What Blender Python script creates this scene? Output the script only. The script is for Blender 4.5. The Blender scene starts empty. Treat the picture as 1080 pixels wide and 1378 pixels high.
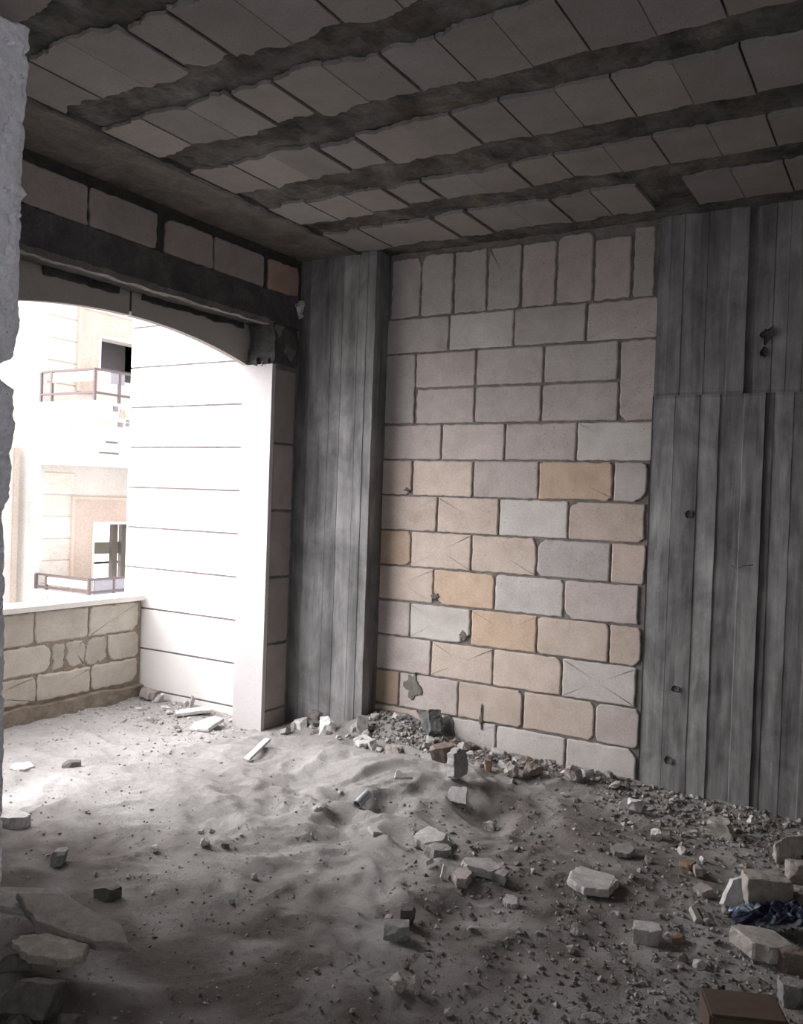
import bpy, bmesh, math, random
from mathutils import Vector, Matrix, noise
import numpy as np

R = math.radians
SC = bpy.context.scene
COL = SC.collection
rnd = random.Random(7)

# ------------------------------------------------------------------ camera
F, YAW, PIT, ROL, EYE = 1158.5, R(30.973), R(-0.902), R(1.992), 1.45
W, H = 1080, 1378
CAMM = Matrix.Rotation(YAW, 4, 'Z') @ Matrix.Rotation(R(90) + PIT, 4, 'X') @ Matrix.Rotation(ROL, 4, 'Z')
cam = bpy.data.cameras.new('camera')
cam.sensor_fit = 'HORIZONTAL'; cam.sensor_width = 36; cam.lens = F / W * 36
cam.clip_start = 0.05; cam.clip_end = 400
camo = bpy.data.objects.new('camera', cam); COL.objects.link(camo)
camo.matrix_world = Matrix.Translation((0, 0, EYE)) @ CAMM
SC.camera = camo

def ray(u, v):
    return CAMM.to_3x3() @ Vector(((u - W / 2) / F, -(v - H / 2) / F, -1.0))
def onY(u, v, y):
    d = ray(u, v); p = d * (y / d.y); return Vector((p.x, p.y, p.z + EYE))
def onX(u, v, x):
    d = ray(u, v); p = d * (x / d.x); return Vector((p.x, p.y, p.z + EYE))

# ------------------------------------------------------------------ dimensions
WY = 4.46          # back wall plane
WX = -3.37         # arch wall inner plane
CZ = 1.475 + EYE   # ceiling
JY = 4.04          # far jamb of the opening
PX = -4.64         # balcony parapet inner face

# ------------------------------------------------------------------ helpers
def link(name, me, mats, parent=None):
    o = bpy.data.objects.new(name, me); COL.objects.link(o)
    for m in (mats if isinstance(mats, (list, tuple)) else [mats]):
        me.materials.append(m)
    if parent: o.parent = parent
    return o
def tag(o, label=None, cat=None, group=None, kind=None):
    if label: o['label'] = label
    if cat: o['category'] = cat
    if group: o['group'] = group
    if kind: o['kind'] = kind
    elif cat: o['kind'] = 'thing'
    return o
def empty(name, loc=(0, 0, 0)):
    o = bpy.data.objects.new(name, None); COL.objects.link(o); o.location = loc
    o.empty_display_size = 0.1
    return o

class MB:
    """collects faces with material index and tint"""
    def __init__(s): s.v = []; s.f = []; s.m = []; s.t = []
    def add(s, vs, fs, mi=0, tint=(1, 1, 1)):
        b = len(s.v); s.v += [tuple(v) for v in vs]
        for f in fs:
            s.f.append([b + i for i in f]); s.m.append(mi); s.t.append(tint)
    def box(s, x0, x1, y0, y1, z0, z1, mi=0, tint=(1, 1, 1)):
        vs = [(x, y, z) for x in (x0, x1) for y in (y0, y1) for z in (z0, z1)]
        s.add(vs, [(0, 1, 3, 2), (4, 6, 7, 5), (0, 4, 5, 1), (2, 3, 7, 6), (0, 2, 6, 4), (1, 5, 7, 3)], mi, tint)
    def bar(s, a, b, w, h, mi=0, tint=(1, 1, 1), up=Vector((0, 0, 1))):
        a = Vector(a); b = Vector(b); d = (b - a).normalized()
        if abs(d.dot(up)) > .95: up = Vector((1, 0, 0))
        sx = d.cross(up).normalized() * w / 2; sy = sx.cross(d).normalized() * h / 2
        vs = [p + i * sx + j * sy for p in (a, b) for i, j in ((-1, -1), (1, -1), (1, 1), (-1, 1))]
        s.add(vs, [(3, 2, 1, 0), (4, 5, 6, 7), (0, 1, 5, 4), (1, 2, 6, 5), (2, 3, 7, 6), (3, 0, 4, 7)], mi, tint)
    def mesh(s, name, smooth=False):
        me = bpy.data.meshes.new(name); me.from_pydata(s.v, [], s.f); me.update()
        me.polygons.foreach_set('material_index', s.m)
        ca = me.color_attributes.new('tint', 'FLOAT_COLOR', 'CORNER')
        data = []
        for p, t in zip(me.polygons, s.t): data += [t[0], t[1], t[2], 1.0] * p.loop_total
        ca.data.foreach_set('color', data)
        if smooth: me.polygons.foreach_set('use_smooth', [True] * len(me.polygons))
        return me
    def build(s, name, mats, parent=None, smooth=False):
        return link(name, s.mesh(name, smooth), mats, parent)

def nz(x, y, z=0.0, sc=1.0, seed=0.0):
    return noise.noise(Vector((x * sc + seed, y * sc + seed * 1.7, z * sc)))
def fbm(x, y, z=0.0, sc=1.0, o=4, seed=0.0):
    a = 0; k = 1; t = 0
    for i in range(o):
        a += k * nz(x, y, z, sc, seed + i * 13.1); t += k; k *= .5; sc *= 2.03
    return a / t

def outline(a0, a1, b0, b1, r=.012, chips=(0, 0, 0, 0), wob=.0025, step=.02, seed=0.0):
    """rounded, wobbly rectangle in 2D; chips = corner cut sizes for (a0b0, a1b0, a1b1, a0b1)"""
    base = [(a0, b0), (a1, b0), (a1, b1), (a0, b1)]
    pts = []
    for i in range(4):
        p = Vector(base[i]); q = Vector(base[i - 1]); n = Vector(base[(i + 1) % 4])
        c = chips[i]; rr = max(r, c)
        lim = .45 * min((q - p).length, (n - p).length); rr = min(rr, lim)
        A = p + (q - p).normalized() * rr; B = p + (n - p).normalized() * rr * (1 if c == 0 else .8)
        k = 4 if c == 0 else 6
        for j in range(k + 1):
            t = j / k
            ctrl = p if c == 0 else p * .35 + (A + B) * .325
            w = A * (1 - t) ** 2 + ctrl * 2 * t * (1 - t) + B * t * t
            if c > 0: w += Vector((nz(w.x, w.y, 1, 60, seed), nz(w.x, w.y, 5, 60, seed))) * .006
            pts.append(w)
    out = []
    for i, p in enumerate(pts):
        q = pts[(i + 1) % len(pts)]; L = (q - p).length; n = max(1, int(L / step))
        for j in range(n):
            w = p.lerp(q, j / n)
            w = w + Vector((nz(w.x, w.y, 0, 25, seed), nz(w.x, w.y, 9, 25, seed))) * wob * 2
            out.append(w)
    return out

def slab_from(mb, pts, to3, depth, bev=.004, mi=0, tint=(1, 1, 1), dome=0.0):
    """pts 2D ccw outline; to3(a, b, d): d distance out of the wall. Front at d=depth, back at d=0"""
    c = sum(pts, Vector((0, 0))) / len(pts)
    n = len(pts)
    def inset(k):
        o = []
        for i, p in enumerate(pts):
            t = pts[(i + 1) % n] - pts[i - 1]
            nn = Vector((-t.y, t.x)); nn = nn.normalized() if nn.length > 1e-9 else nn
            o.append(p + nn * k)
        return o
    r0 = [to3(p.x, p.y, 0) for p in pts]
    r1 = [to3(p.x, p.y, depth - bev) for p in pts]
    r2 = [to3(p.x, p.y, depth - bev * .3) for p in inset(bev * .6)]
    r3 = [to3(p.x, p.y, depth) for p in inset(bev * 1.5)]
    vs = r0 + r1 + r2 + r3
    fs = []
    for k in range(3):
        for i in range(n):
            j = (i + 1) % n
            fs.append((k * n + i, k * n + j, (k + 1) * n + j, (k + 1) * n + i))
    vs.append(to3(c.x, c.y, depth)); fs += [(3 * n + i, 3 * n + (i + 1) % n, 4 * n) for i in range(n)]
    mb.add(vs, fs, mi, tint)

# ------------------------------------------------------------------ materials
def mat(name):
    m = bpy.data.materials.new(name); m.use_nodes = True
    nt = m.node_tree; b = nt.nodes['Principled BSDF']
    b.inputs['Roughness'].default_value = .9
    b.inputs['Specular IOR Level'].default_value = .2
    return m, nt, b
def N(nt, t, **k):
    n = nt.nodes.new(t)
    for a, b in k.items(): setattr(n, a, b)
    return n
def noisenode(nt, vec, scale, detail=5, rough=.6, dist=0.0):
    n = N(nt, 'ShaderNodeTexNoise'); n.inputs['Scale'].default_value = scale
    n.inputs['Detail'].default_value = detail; n.inputs['Roughness'].default_value = rough
    n.inputs['Distortion'].default_value = dist
    nt.links.new(vec, n.inputs['Vector']); return n.outputs['Fac']
def ramp(nt, fac, stops):
    r = N(nt, 'ShaderNodeValToRGB'); el = r.color_ramp.elements
    while len(el) < len(stops): el.new(.5)
    for e, (p, c) in zip(el, stops):
        e.position = p; e.color = (c, c, c, 1) if isinstance(c, (int, float)) else (*c, 1)
    nt.links.new(fac, r.inputs['Fac']); return r.outputs['Color']
def mix(nt, a, b, fac, mode='MIX'):
    m = N(nt, 'ShaderNodeMix', data_type='RGBA', blend_type=mode)
    for s, v in ((m.inputs[6], a), (m.inputs[7], b), (m.inputs[0], fac)):
        if hasattr(v, 'links'): nt.links.new(v, s)
        elif isinstance(v, (int, float)): s.default_value = v
        else: s.default_value = (*v, 1)
    return m.outputs[2]
def coords(nt, scale=(1, 1, 1)):
    g = N(nt, 'ShaderNodeNewGeometry'); m = N(nt, 'ShaderNodeMapping')
    m.inputs['Scale'].default_value = scale
    nt.links.new(g.outputs['Position'], m.inputs['Vector']); return m.outputs['Vector']
def bump(nt, b, h, strength=.5, dist=.01, prev=None):
    n = N(nt, 'ShaderNodeBump'); n.inputs['Strength'].default_value = strength
    n.inputs['Distance'].default_value = dist; nt.links.new(h, n.inputs['Height'])
    if prev: nt.links.new(prev, n.inputs['Normal'])
    nt.links.new(n.outputs[0], b.inputs['Normal']); return n.outputs[0]
def attr(nt):
    a = N(nt, 'ShaderNodeAttribute'); a.attribute_name = 'tint'; return a.outputs['Color']

def stone_mat(name, lo, hi, sc=6, fine=120, bs=.5, pits=True, use_tint=True, objspace=False):
    m, nt, b = mat(name)
    if objspace:
        t = N(nt, 'ShaderNodeTexCoord'); v = t.outputs['Object']
    else: v = coords(nt)
    f = noisenode(nt, v, sc, 6, .65, .3)
    c = ramp(nt, f, [(.3, lo), (.7, hi)])
    g = noisenode(nt, v, fine, 3, .7)
    c = mix(nt, c, ramp(nt, g, [(.3, .72), (.7, 1.15)]), .6, 'MULTIPLY')
    if use_tint: c = mix(nt, c, attr(nt), 1.0, 'MULTIPLY')
    if pits:
        vo = N(nt, 'ShaderNodeTexVoronoi'); vo.inputs['Scale'].default_value = 38
        nt.links.new(v, vo.inputs['Vector'])
        pm = ramp(nt, vo.outputs['Distance'], [(.07, 0.0), (.13, 1.0)])
        big = ramp(nt, noisenode(nt, v, 5, 2), [(.50, 1.0), (.62, 0.0)])
        pm = mix(nt, pm, (1, 1, 1), big)
        c = mix(nt, c, mix(nt, (.5, .46, .42), (1, 1, 1), pm), 1.0, 'MULTIPLY')
        p = bump(nt, b, pm, .5, .004)
        bump(nt, b, g, bs, .004, p)
    else:
        bump(nt, b, g, bs, .004)
    nt.links.new(c, b.inputs['Base Color'])
    return m

M = {}
M['block'] = stone_mat('block_stone', (.78, .76, .74), (1.0, 1.0, 1.0), 7, 140, .45)
M['mortar'] = stone_mat('mortar', (.13, .12, .11), (.24, .22, .2), 14, 90, .9, False)
M['ceil_block'] = stone_mat('ceiling_block', (.80, .78, .76), (1, 1, 1), 5, 160, .4)
M['plaster'] = stone_mat('rough_plaster', (.70, .70, .72), (.84, .84, .86), 9, 70, .9, True, False)
M['cut_stone'] = stone_mat('cut_stone', (.74, .73, .71), (.84, .83, .81), 3, 180, .1, False, True)
M['rock'] = stone_mat('rubble_rock', (.58, .565, .55), (1, 1, 1), 26, 150, .6, False, True)
M['facade'] = stone_mat('facade_stone', (.85, .84, .82), (1, 1, 1), 1.5, 30, .1, False, True)

def board_mat(name, lo, hi):
    m, nt, b = mat(name)
    v = coords(nt, (1, 1, .07)); v2 = coords(nt)
    grain = noisenode(nt, v, 90, 5, .7)
    streak = noisenode(nt, v, 14, 4, .6)
    blot = noisenode(nt, v2, 2.6, 6, .65, .6)
    c = ramp(nt, blot, [(.32, lo), (.68, hi)])
    c = mix(nt, c, ramp(nt, streak, [(.3, .55), (.5, .95), (.7, 1.25)]), .9, 'MULTIPLY')
    c = mix(nt, c, ramp(nt, noisenode(nt, coords(nt, (1, 1, .3)), 7, 5, .7, .8), [(.36, .6), (.6, 1.1)]), .7, 'MULTIPLY')
    c = mix(nt, c, ramp(nt, grain, [(.3, .8), (.7, 1.12)]), .6, 'MULTIPLY')
    c = mix(nt, c, attr(nt), 1.0, 'MULTIPLY')
    nt.links.new(c, b.inputs['Base Color'])
    p = bump(nt, b, grain, .5, .004)
    bump(nt, b, noisenode(nt, v2, 60, 4, .7), .35, .004, p)
    return m
M['board'] = board_mat('board_marked_concrete', (.15, .148, .145), (.31, .305, .30))

# rough concrete of the ribs, lintel and slab edges
m, nt, b = mat('rough_concrete'); v = coords(nt)
a1 = noisenode(nt, v, 5, 7, .7, .5); a2 = noisenode(nt, v, 55, 5, .75)
c = ramp(nt, a1, [(.3, (.085, .08, .075)), (.5, (.14, .135, .128)), (.72, (.22, .21, .195))])
c = mix(nt, c, ramp(nt, a2, [(.3, .65), (.7, 1.2)]), .8, 'MULTIPLY')
c = mix(nt, c, attr(nt), 1.0, 'MULTIPLY')
nt.links.new(c, b.inputs['Base Color']); p = bump(nt, b, a1, .7, .02); bump(nt, b, a2, .8, .008, p)
M['concrete'] = m

# dusty ground
m, nt, b = mat('dusty_ground'); v = coords(nt)
a1 = noisenode(nt, v, 1.3, 6, .6, .4); a2 = noisenode(nt, v, 30, 6, .75); a3 = noisenode(nt, v, 160, 3, .8)
c = ramp(nt, a1, [(.3, (.225, .21, .195)), (.52, (.305, .295, .28)), (.75, (.39, .38, .365))])
c = mix(nt, c, ramp(nt, a2, [(.3, .72), (.7, 1.15)]), .7, 'MULTIPLY')
sp = ramp(nt, a3, [(.62, 0.0), (.72, 1.0)])
c = mix(nt, c, (.5, .49, .47), mix(nt, (0, 0, 0), (.6, .6, .6), sp))
c = mix(nt, c, attr(nt), 1.0, 'MULTIPLY')
nt.links.new(c, b.inputs['Base Color'])
p = bump(nt, b, a2, .6, .02); bump(nt, b, a3, .6, .005, p)
M['dust'] = m

def plain(name, col, rough=.6, metal=0.0):
    m, nt, b = mat(name); b.inputs['Metallic'].default_value = metal
    b.inputs['Roughness'].default_value = rough
    t = N(nt, 'ShaderNodeTexCoord')
    n = noisenode(nt, t.outputs['Object'], 30, 3)
    nt.links.new(mix(nt, col, ramp(nt, n, [(.3, .8), (.7, 1.1)]), .7, 'MULTIPLY'), b.inputs['Base Color'])
    return m
M['rail'] = plain('brown_painted_metal', (.15, .115, .11), .6, .0)
M['rail_panel'] = plain('pale_rail_panel', (.60, .52, .50), .5)
M['galv'] = plain('galvanised_metal', (.42, .455, .49), .4, .6)
M['dark_int'] = plain('dark_interior', (.12, .115, .12), .9)
M['card'] = plain('brown_cardboard', (.115, .085, .065), .9)
M['ground'] = plain('street_ground', (.42, .40, .37), .9)

# crumpled fabric, blue and white on near-black
m, nt, b = mat('blue_black_cloth'); t = N(nt, 'ShaderNodeTexCoord')
n1 = noisenode(nt, t.outputs['Object'], 13, 3, .5, 1.2)
nt.links.new(ramp(nt, n1, [(.44, (.010, .011, .02)), (.51, (.03, .045, .09)), (.57, (.16, .22, .30)), (.62, (.6, .63, .68))]), b.inputs['Base Color'])
b.inputs['Roughness'].default_value = .6
M['cloth'] = m

# ------------------------------------------------------------------ terrain
def gauss(x, y, cx, cy, sx, sy, rot=0):
    c, s = math.cos(rot), math.sin(rot); dx, dy = x - cx, y - cy
    a, b_ = c * dx + s * dy, -s * dx + c * dy
    return math.exp(-(a / sx) ** 2 - (b_ / sy) ** 2)
def flat(u, v, z=0.0):
    d = ray(u, v); t = (z - EYE) / d.z; return Vector((d.x * t, d.y * t))
_m1 = flat(560, 1045, .05); _m2 = flat(672, 1108); _m3 = flat(455, 1015, .04); _m4 = flat(395, 1060); _m5 = flat(565, 1215)
_m6 = flat(330, 1015); _m7 = flat(760, 1060)
def terrain(x, y, fine=True):
    h = .13 * gauss(x, y, -2.72, 4.5, .36, .30)
    h += .035 * max(0, 1 - abs(y - 4.5) / .35) * (1 if x > -3.3 else 0)
    h -= .03 * min(1, max(0, (x + 1.5) / 1.0))
    h += .09 * gauss(x, y, _m1.x, _m1.y, .42, .3, .5) - .06 * gauss(x, y, _m2.x, _m2.y, .22, .14)
    h += .05 * gauss(x, y, _m3.x, _m3.y, .25, .16, .8) - .035 * gauss(x, y, _m4.x, _m4.y, .18, .1, .4)
    h += .025 * gauss(x, y, _m5.x, _m5.y, .07, .3, -.5) + .04 * gauss(x, y, _m6.x, _m6.y, .3, .12, .3)
    h += .03 * gauss(x, y, _m7.x, _m7.y, .6, .15, 0)
    # trodden dune ripples, strongest in the middle of the room
    k = math.exp(-((x + 2.3) / 1.1) ** 2 - ((y - 3.3) / .95) ** 2)
    wx = x + .25 * nz(x, y, 0, 1.7, 3); wy = y + .25 * nz(x, y, 0, 1.7, 8)
    rid = 1 - abs(nz(wx * .8 + wy * .5, wy * 1.25 - wx * .3, 0, 3.3, 21)) * 2.4
    h += (.010 + .030 * k) * rid
    h += .02 * k * nz(wx, wy, 0, 7.5, 4) + .013 * (k + .25) * max(0, 1 - abs(nz(wx, wy * 1.6, 0, 6.1, 44)) * 5)
    h += .02 * fbm(x, y, 0, 1.5, 3, 5)
    if fine:
        h += .008 * fbm(x, y, 0, 14, 3, 2)
        g = 1 if x > -1.6 else .45
        h += .006 * g * nz(x, y, 0, 48, 1)
    return h
def hit(u, v):
    d = ray(u, v); z = 0.0
    for _ in range(12):
        t = (z - EYE) / d.z; x, y = d.x * t, d.y * t
        y2 = min(y, 4.43)
        z = z * .4 + .6 * terrain(x, y2, False)
    return Vector((x, y2, terrain(x, y2, False))), t
def hitw(u, v):
    p, t = hit(u, v); return p, t / F      # metres per pixel

_q1 = flat(650, 1075); _q2 = flat(540, 1225); _q3 = flat(790, 1378)
xs = list(np.arange(-4.7, .75, .0165)) + list(np.arange(.75, 1.45, .12))
ys = list(np.arange(-4.3, 1.5, .12)) + list(np.arange(1.5, 4.6, .0165))
nx, ny = len(xs), len(ys)
vs = []; 
for y in ys:
    for x in xs:
        vs.append((float(x), float(y), terrain(float(x), float(y))))
fs = [(j * nx + i, j * nx + i + 1, (j + 1) * nx + i + 1, (j + 1) * nx + i) for j in range(ny - 1) for i in range(nx - 1)]
me = bpy.data.meshes.new('floor'); me.from_pydata(vs, [], fs); me.update()
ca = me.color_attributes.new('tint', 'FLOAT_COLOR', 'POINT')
cd = []
for (x, y, z) in vs:
    k = 1.0
    if x < -3.3: k = 1.0 + min(1, (-3.3 - x) / .3) * .22            # pale stone dust on the balcony
    # brown soil shows where the pale dust crust ends: right of a ragged edge; the near strip by the entrance is darkened as painted shade
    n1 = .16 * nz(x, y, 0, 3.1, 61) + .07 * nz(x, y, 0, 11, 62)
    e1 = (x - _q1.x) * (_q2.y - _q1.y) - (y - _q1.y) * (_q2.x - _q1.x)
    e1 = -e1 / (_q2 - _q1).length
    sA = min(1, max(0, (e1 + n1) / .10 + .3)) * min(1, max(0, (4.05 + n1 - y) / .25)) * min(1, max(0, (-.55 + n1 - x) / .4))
    near_shade = min(1, max(0, (2.62 + .25 * (x + 1.5) * 0 + 2.2 * n1 - y) / .45)) * (1 if x > -3.3 else 0)
    soil = max(sA * .75, near_shade)  # real soil tone and the painted near shade share this mask
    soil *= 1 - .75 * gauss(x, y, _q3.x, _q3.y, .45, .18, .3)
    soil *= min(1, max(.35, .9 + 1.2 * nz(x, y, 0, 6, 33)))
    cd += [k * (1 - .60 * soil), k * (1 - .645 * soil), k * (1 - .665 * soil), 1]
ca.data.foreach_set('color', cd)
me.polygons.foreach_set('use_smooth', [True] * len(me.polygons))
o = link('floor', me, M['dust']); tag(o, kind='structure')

# ------------------------------------------------------------------ back wall of blocks
mb = MB()
z0 = 1.0866 + EYE; pk = .2134; d0 = .016
XL = -2.86
def zk(k): return z0 - k * pk
mb.box(XL - .1, -1.08, WY + d0 - .004, WY + .2, -.2, CZ + .05, 1, (1, 1, 1))
def tn(c, f=1.0): return tuple(q * f for q in c)
PEACH = (.57, .49, .42); ORG = (.55, .43, .325); TAN = (.49, .42, .36); PALE = (.575, .55, .515); GREY = (.475, .445, .42); PINK = (.515, .465, .435)
back3 = lambda a, b_, d: (a, WY + d0 - d, b_)
rows = [  # (k_top, k_bottom, left u, joints, right u, v, tints, chips{index:(bl,br,tr,tl)})
 (1, 0, None, [603.7, 691, 788], 889, 445, [GREY, PALE, GREY, PINK], {3: (0, 0, .02, .02)}),
 (3, 2, 640, [], 0, 490, [], {}),
]
def wallrow(kb, kt, us, v, tints, chips, jit=.002):
    X = [XL] + [onY(u, v, WY).x for u in us]
    for i in range(len(X) - 1):
        g = .0055
        t = tints[i % len(tints)]; f = rnd.uniform(.94, 1.06)
        oc = outline(X[i] + (g if i else 0), X[i + 1] - g, zk(kb) + g * rnd.uniform(.8, 1.3), zk(kt) - g * rnd.uniform(.8, 1.3),
                     rnd.uniform(.005, .011), chips.get(i, (0, 0, 0, 0)), .0026, .018, rnd.uniform(0, 50))
        slab_from(mb, oc, back3, d0 + rnd.uniform(-.003, .003), .005, 0, tn(t, f))
wallrow(1, 0, [603.7, 691, 788, 888], 445, [GREY, PALE, TAN and GREY, PINK], {3: (0, 0, .03, .02)})
# two courses with an upright block at each end
for kb, v, js in ((2, 490, [640, 731]), (3, 545, [638, 728])):
    X = [onY(u, v, WY).x for u in [558.6] + js + [832]]
    for i in range(3):
        g = .0065
        oc = outline(X[i] + g, X[i + 1] - g, zk(kb) + g, zk(kb - 1) - g, .01, (0, 0, 0, 0), .0028, .018, rnd.uniform(0, 50))
        slab_from(mb, oc, back3, d0 + rnd.uniform(-.003, .003), .005, 0, tn([PINK, GREY, GREY][i], rnd.uniform(.93, 1.04)))
for a, b_, t, ch in ((XL, onY(558.6, 520, WY).x - .007, tn(GREY, .92), (.03, 0, 0, 0)), (onY(832, 520, WY).x + .007, onY(888, 500, WY).x, tn(PINK, .92), (.05, .02, .02, 0))):
    slab_from(mb, outline(a, b_, zk(3) + .007, zk(1) - .007, .012, ch, .004, .018, rnd.uniform(0, 50)), back3, d0, .005, 0, t)
wallrow(4, 3, [593.6, 679, 775.6, 880], 592, [PINK, PINK, PINK, PALE], {}, )
wallrow(5, 4, [554, 635.6, 724, 824.6, 871], 650, [tn(TAN, 1.05), PEACH, PINK, ORG, GREY], {0: (0, .04, 0, 0), 1: (0, .015, 0, 0), 3: (0, .02, .02, .02), 4: (.0, .06, .03, 0)})
wallrow(6, 5, [587.7, 670.6, 764, 868], 695, [TAN, tn(PEACH, .98), PALE, tn(PEACH, .86)], {0: (0, .015, 0, 0), 3: (0, .03, 0, .055)})
wallrow(7, 6, [552, 633.6, 722, 821.5, 870], 740, [ORG, PEACH, tn(PEACH, 1.05), GREY, PEACH], {0: (0, .03, .02, 0), 2: (0, 0, .035, 0), 3: (.03, 0, 0, .045), 4: (0, .02, .02, 0)})
wallrow(8, 7, [582.3, 664.8, 758.5, 860], 795, [PEACH, tn(ORG, 1.02), PALE, PINK], {1: (.07, 0, .02, 0), 2: (0, 0, .02, .02), 3: (.05, 0, 0, 0)})
wallrow(9, 8, [550.8, 632.5, 722, 819.6, 864], 845, [PINK, PALE, ORG, PEACH, PEACH], {0: (.06, 0, 0, 0), 1: (0, .075, 0, 0), 3: (.02, 0, .02, .02), 4: (.0, .04, .03, 0)})
wallrow(10, 9, [579, 662.8, 756, 857], 890, [PINK, PEACH, PEACH, PALE], {2: (0, 0, .035, 0)})
wallrow(11, 10, [536, 616, 703.6, 801, 862], 935, [tn(ORG, .75), PINK, tn(TAN, 1.08), PEACH, PINK], {3: (0, .03, .03, 0), 4: (.03, .03, .03, .03), 2: (0, .02, .03, 0)})
wallrow(12, 11, [572, 666.7, 760.8, 858], 990, [TAN, PALE, PALE, PALE], {0: (0, .02, .08, 0), 1: (0, 0, 0, .07), 3: (0, 0, .05, .02)})
wallrow(13, 12, [620, 715, 800, 858], 1040, [TAN, PALE], {})
# upright soldier course under the ceiling
us = [566.3, 610.3, 655, 700.5, 747.6, 798, 849.5, 880.6]; tops = [1.445, 1.452, 1.45, 1.446, 1.442, 1.458, 1.415, 1.452]
X = [onY(526, 385, WY).x] + [onY(u, 385, WY).x for u in us]
for i in range(8):
    oc = outline(X[i] + .007, X[i + 1] - .007, zk(0) + .006, tops[i] + EYE, .012, (0, 0, .035 if i in (0, 5) else .015, .035 if i in (1, 5) else .012), .004, .018, i * 3.3)
    if i in (1, 2, 7):
        oc = [Vector((p.x, p.y - (.014 * abs(nz(p.x, 0, 0, 30, i)) if p.y > tops[i] + EYE - .03 else 0))) for p in oc]
    slab_from(mb, oc, back3, d0 + rnd.uniform(-.003, .004), .005, 0, tn([GREY, GREY, GREY, GREY, PINK, PINK, PINK, GREY][i], rnd.uniform(.9, .98)))
# cement splashes on the wall
for (u, v, w, h, s) in ((556, 925, .10, .13, 1), (590, 985, .17, .24, 2), (648, 965, .025, .12, 3), (622, 855, .05, .05, 4), (548, 659, .04, .025, 5), (585, 803, .05, .04, 6)):
    c = onY(u, v, WY); pts = []
    for i in range(26):
        a = i / 26 * 2 * math.pi; rr = 1 + .7 * nz(math.cos(a) * 2, math.sin(a) * 2, s, 1.3, s)
        pts.append(Vector((c.x + math.cos(a) * w / 2 * rr, c.z + math.sin(a) * h / 2 * rr)))
    slab_from(mb, pts, back3, d0 + .008, .005, 1, (.85, .9, .88))
o = mb.build('wall_back', [M['block'], M['mortar']]); tag(o, kind='structure')

# ------------------------------------------------------------------ board-marked concrete
def boardwall(name, map3, a_list, lifts, zlo, zhi, parent=None, knots=(), seed=0, light=1.0):
    """a_list: list of (z_from, z_to, edges). builds stepped, grooved boards; map3(a, z, d)"""
    mb = MB()
    for li, (za, zb, edges) in enumerate(a_list):
        nzs = max(2, int((zb - za) / .014)); zz = [za + (zb - za) * i / nzs for i in range(nzs + 1)]
        aa = []; dd = []; tt = []
        for i in range(len(edges) - 1):
            e0, e1 = edges[i], edges[i + 1]; off = rnd.uniform(-.004, .004); tone = rnd.uniform(.84, 1.14) * light * (.86 if li else 1)  # upper lift toned darker, light falloff put into its colour
            g = rnd.choice([-.009, -.003, .004, -.001, .002]); wv = .003
            if e1 - e0 < .045: off = -.010; tone *= .62
            n = max(3, int((e1 - e0) / .012))
            aa.append(e0); dd.append((off + g, tone * .85))
            for k in range(n + 1):
                aa.append(e0 + wv + (e1 - e0 - wv - .001) * k / n); dd.append((off, tone))
        na = len(aa); vs = []
        for z in zz:
            for a, (d, t) in zip(aa, dd):
                q = d + .003 * nz(a, z * .25, li, 28, seed) + .004 * nz(a, z, li, 5, seed)
                aj = a + .002 * nz(0, z, a * 9, 6, seed)
                for (ka, kz, kr, kd) in knots:
                    r2 = ((a - ka) ** 2 + (z - kz) ** 2) / kr ** 2
                    if r2 < 4: q -= kd * .5 * math.exp(-r2 * 1.5)
                vs.append(map3(aj, z, q))
        for j in range(nzs):
            for i in range(na - 1):
                t = (dd[i][1] + dd[i + 1][1]) / 2
                zc = (zz[j] + zz[j + 1]) / 2; ac = (aa[i] + aa[i + 1]) / 2
                if (zb - zc) < .012 or (zc - za) < .012: t *= .8
                mb.t.append((t, t, t)); mb.m.append(0)
                b0 = len(mb.v) + j * na + i
                mb.f.append([b0, b0 + 1, b0 + na + 1, b0 + na])
        mb.v += [tuple(v) for v in vs]
    for ki, (ka, kz, kr, kd) in enumerate(knots):      # filled tie holes and voids: dark, slightly ragged discs
        ring = []
        for q in range(22):
            a = q / 22 * 2 * math.pi; r_ = kr * .8 * (1 + (.25 if kd < .01 else .9) * nz(math.cos(a), math.sin(a), ki * 3.1, 1.8, ki))
            ring.append((ka + r_ * math.cos(a), kz + r_ * math.sin(a) * (1 if kd < .01 else 1.5)))
        mb.add([map3(ka, kz, .002)] + [map3(a, z, .0105) for a, z in ring] + [map3(ka + (a - ka) * .8, kz + (z - kz) * .8, .004) for a, z in ring],
               [(1 + q, 1 + (q + 1) % 22, 23 + (q + 1) % 22, 23 + q) for q in range(22)] + [(0, 23 + q, 23 + (q + 1) % 22) for q in range(22)], 0, (.42, .42, .42) if kd < .01 else (.2, .2, .2))
    return mb

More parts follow.
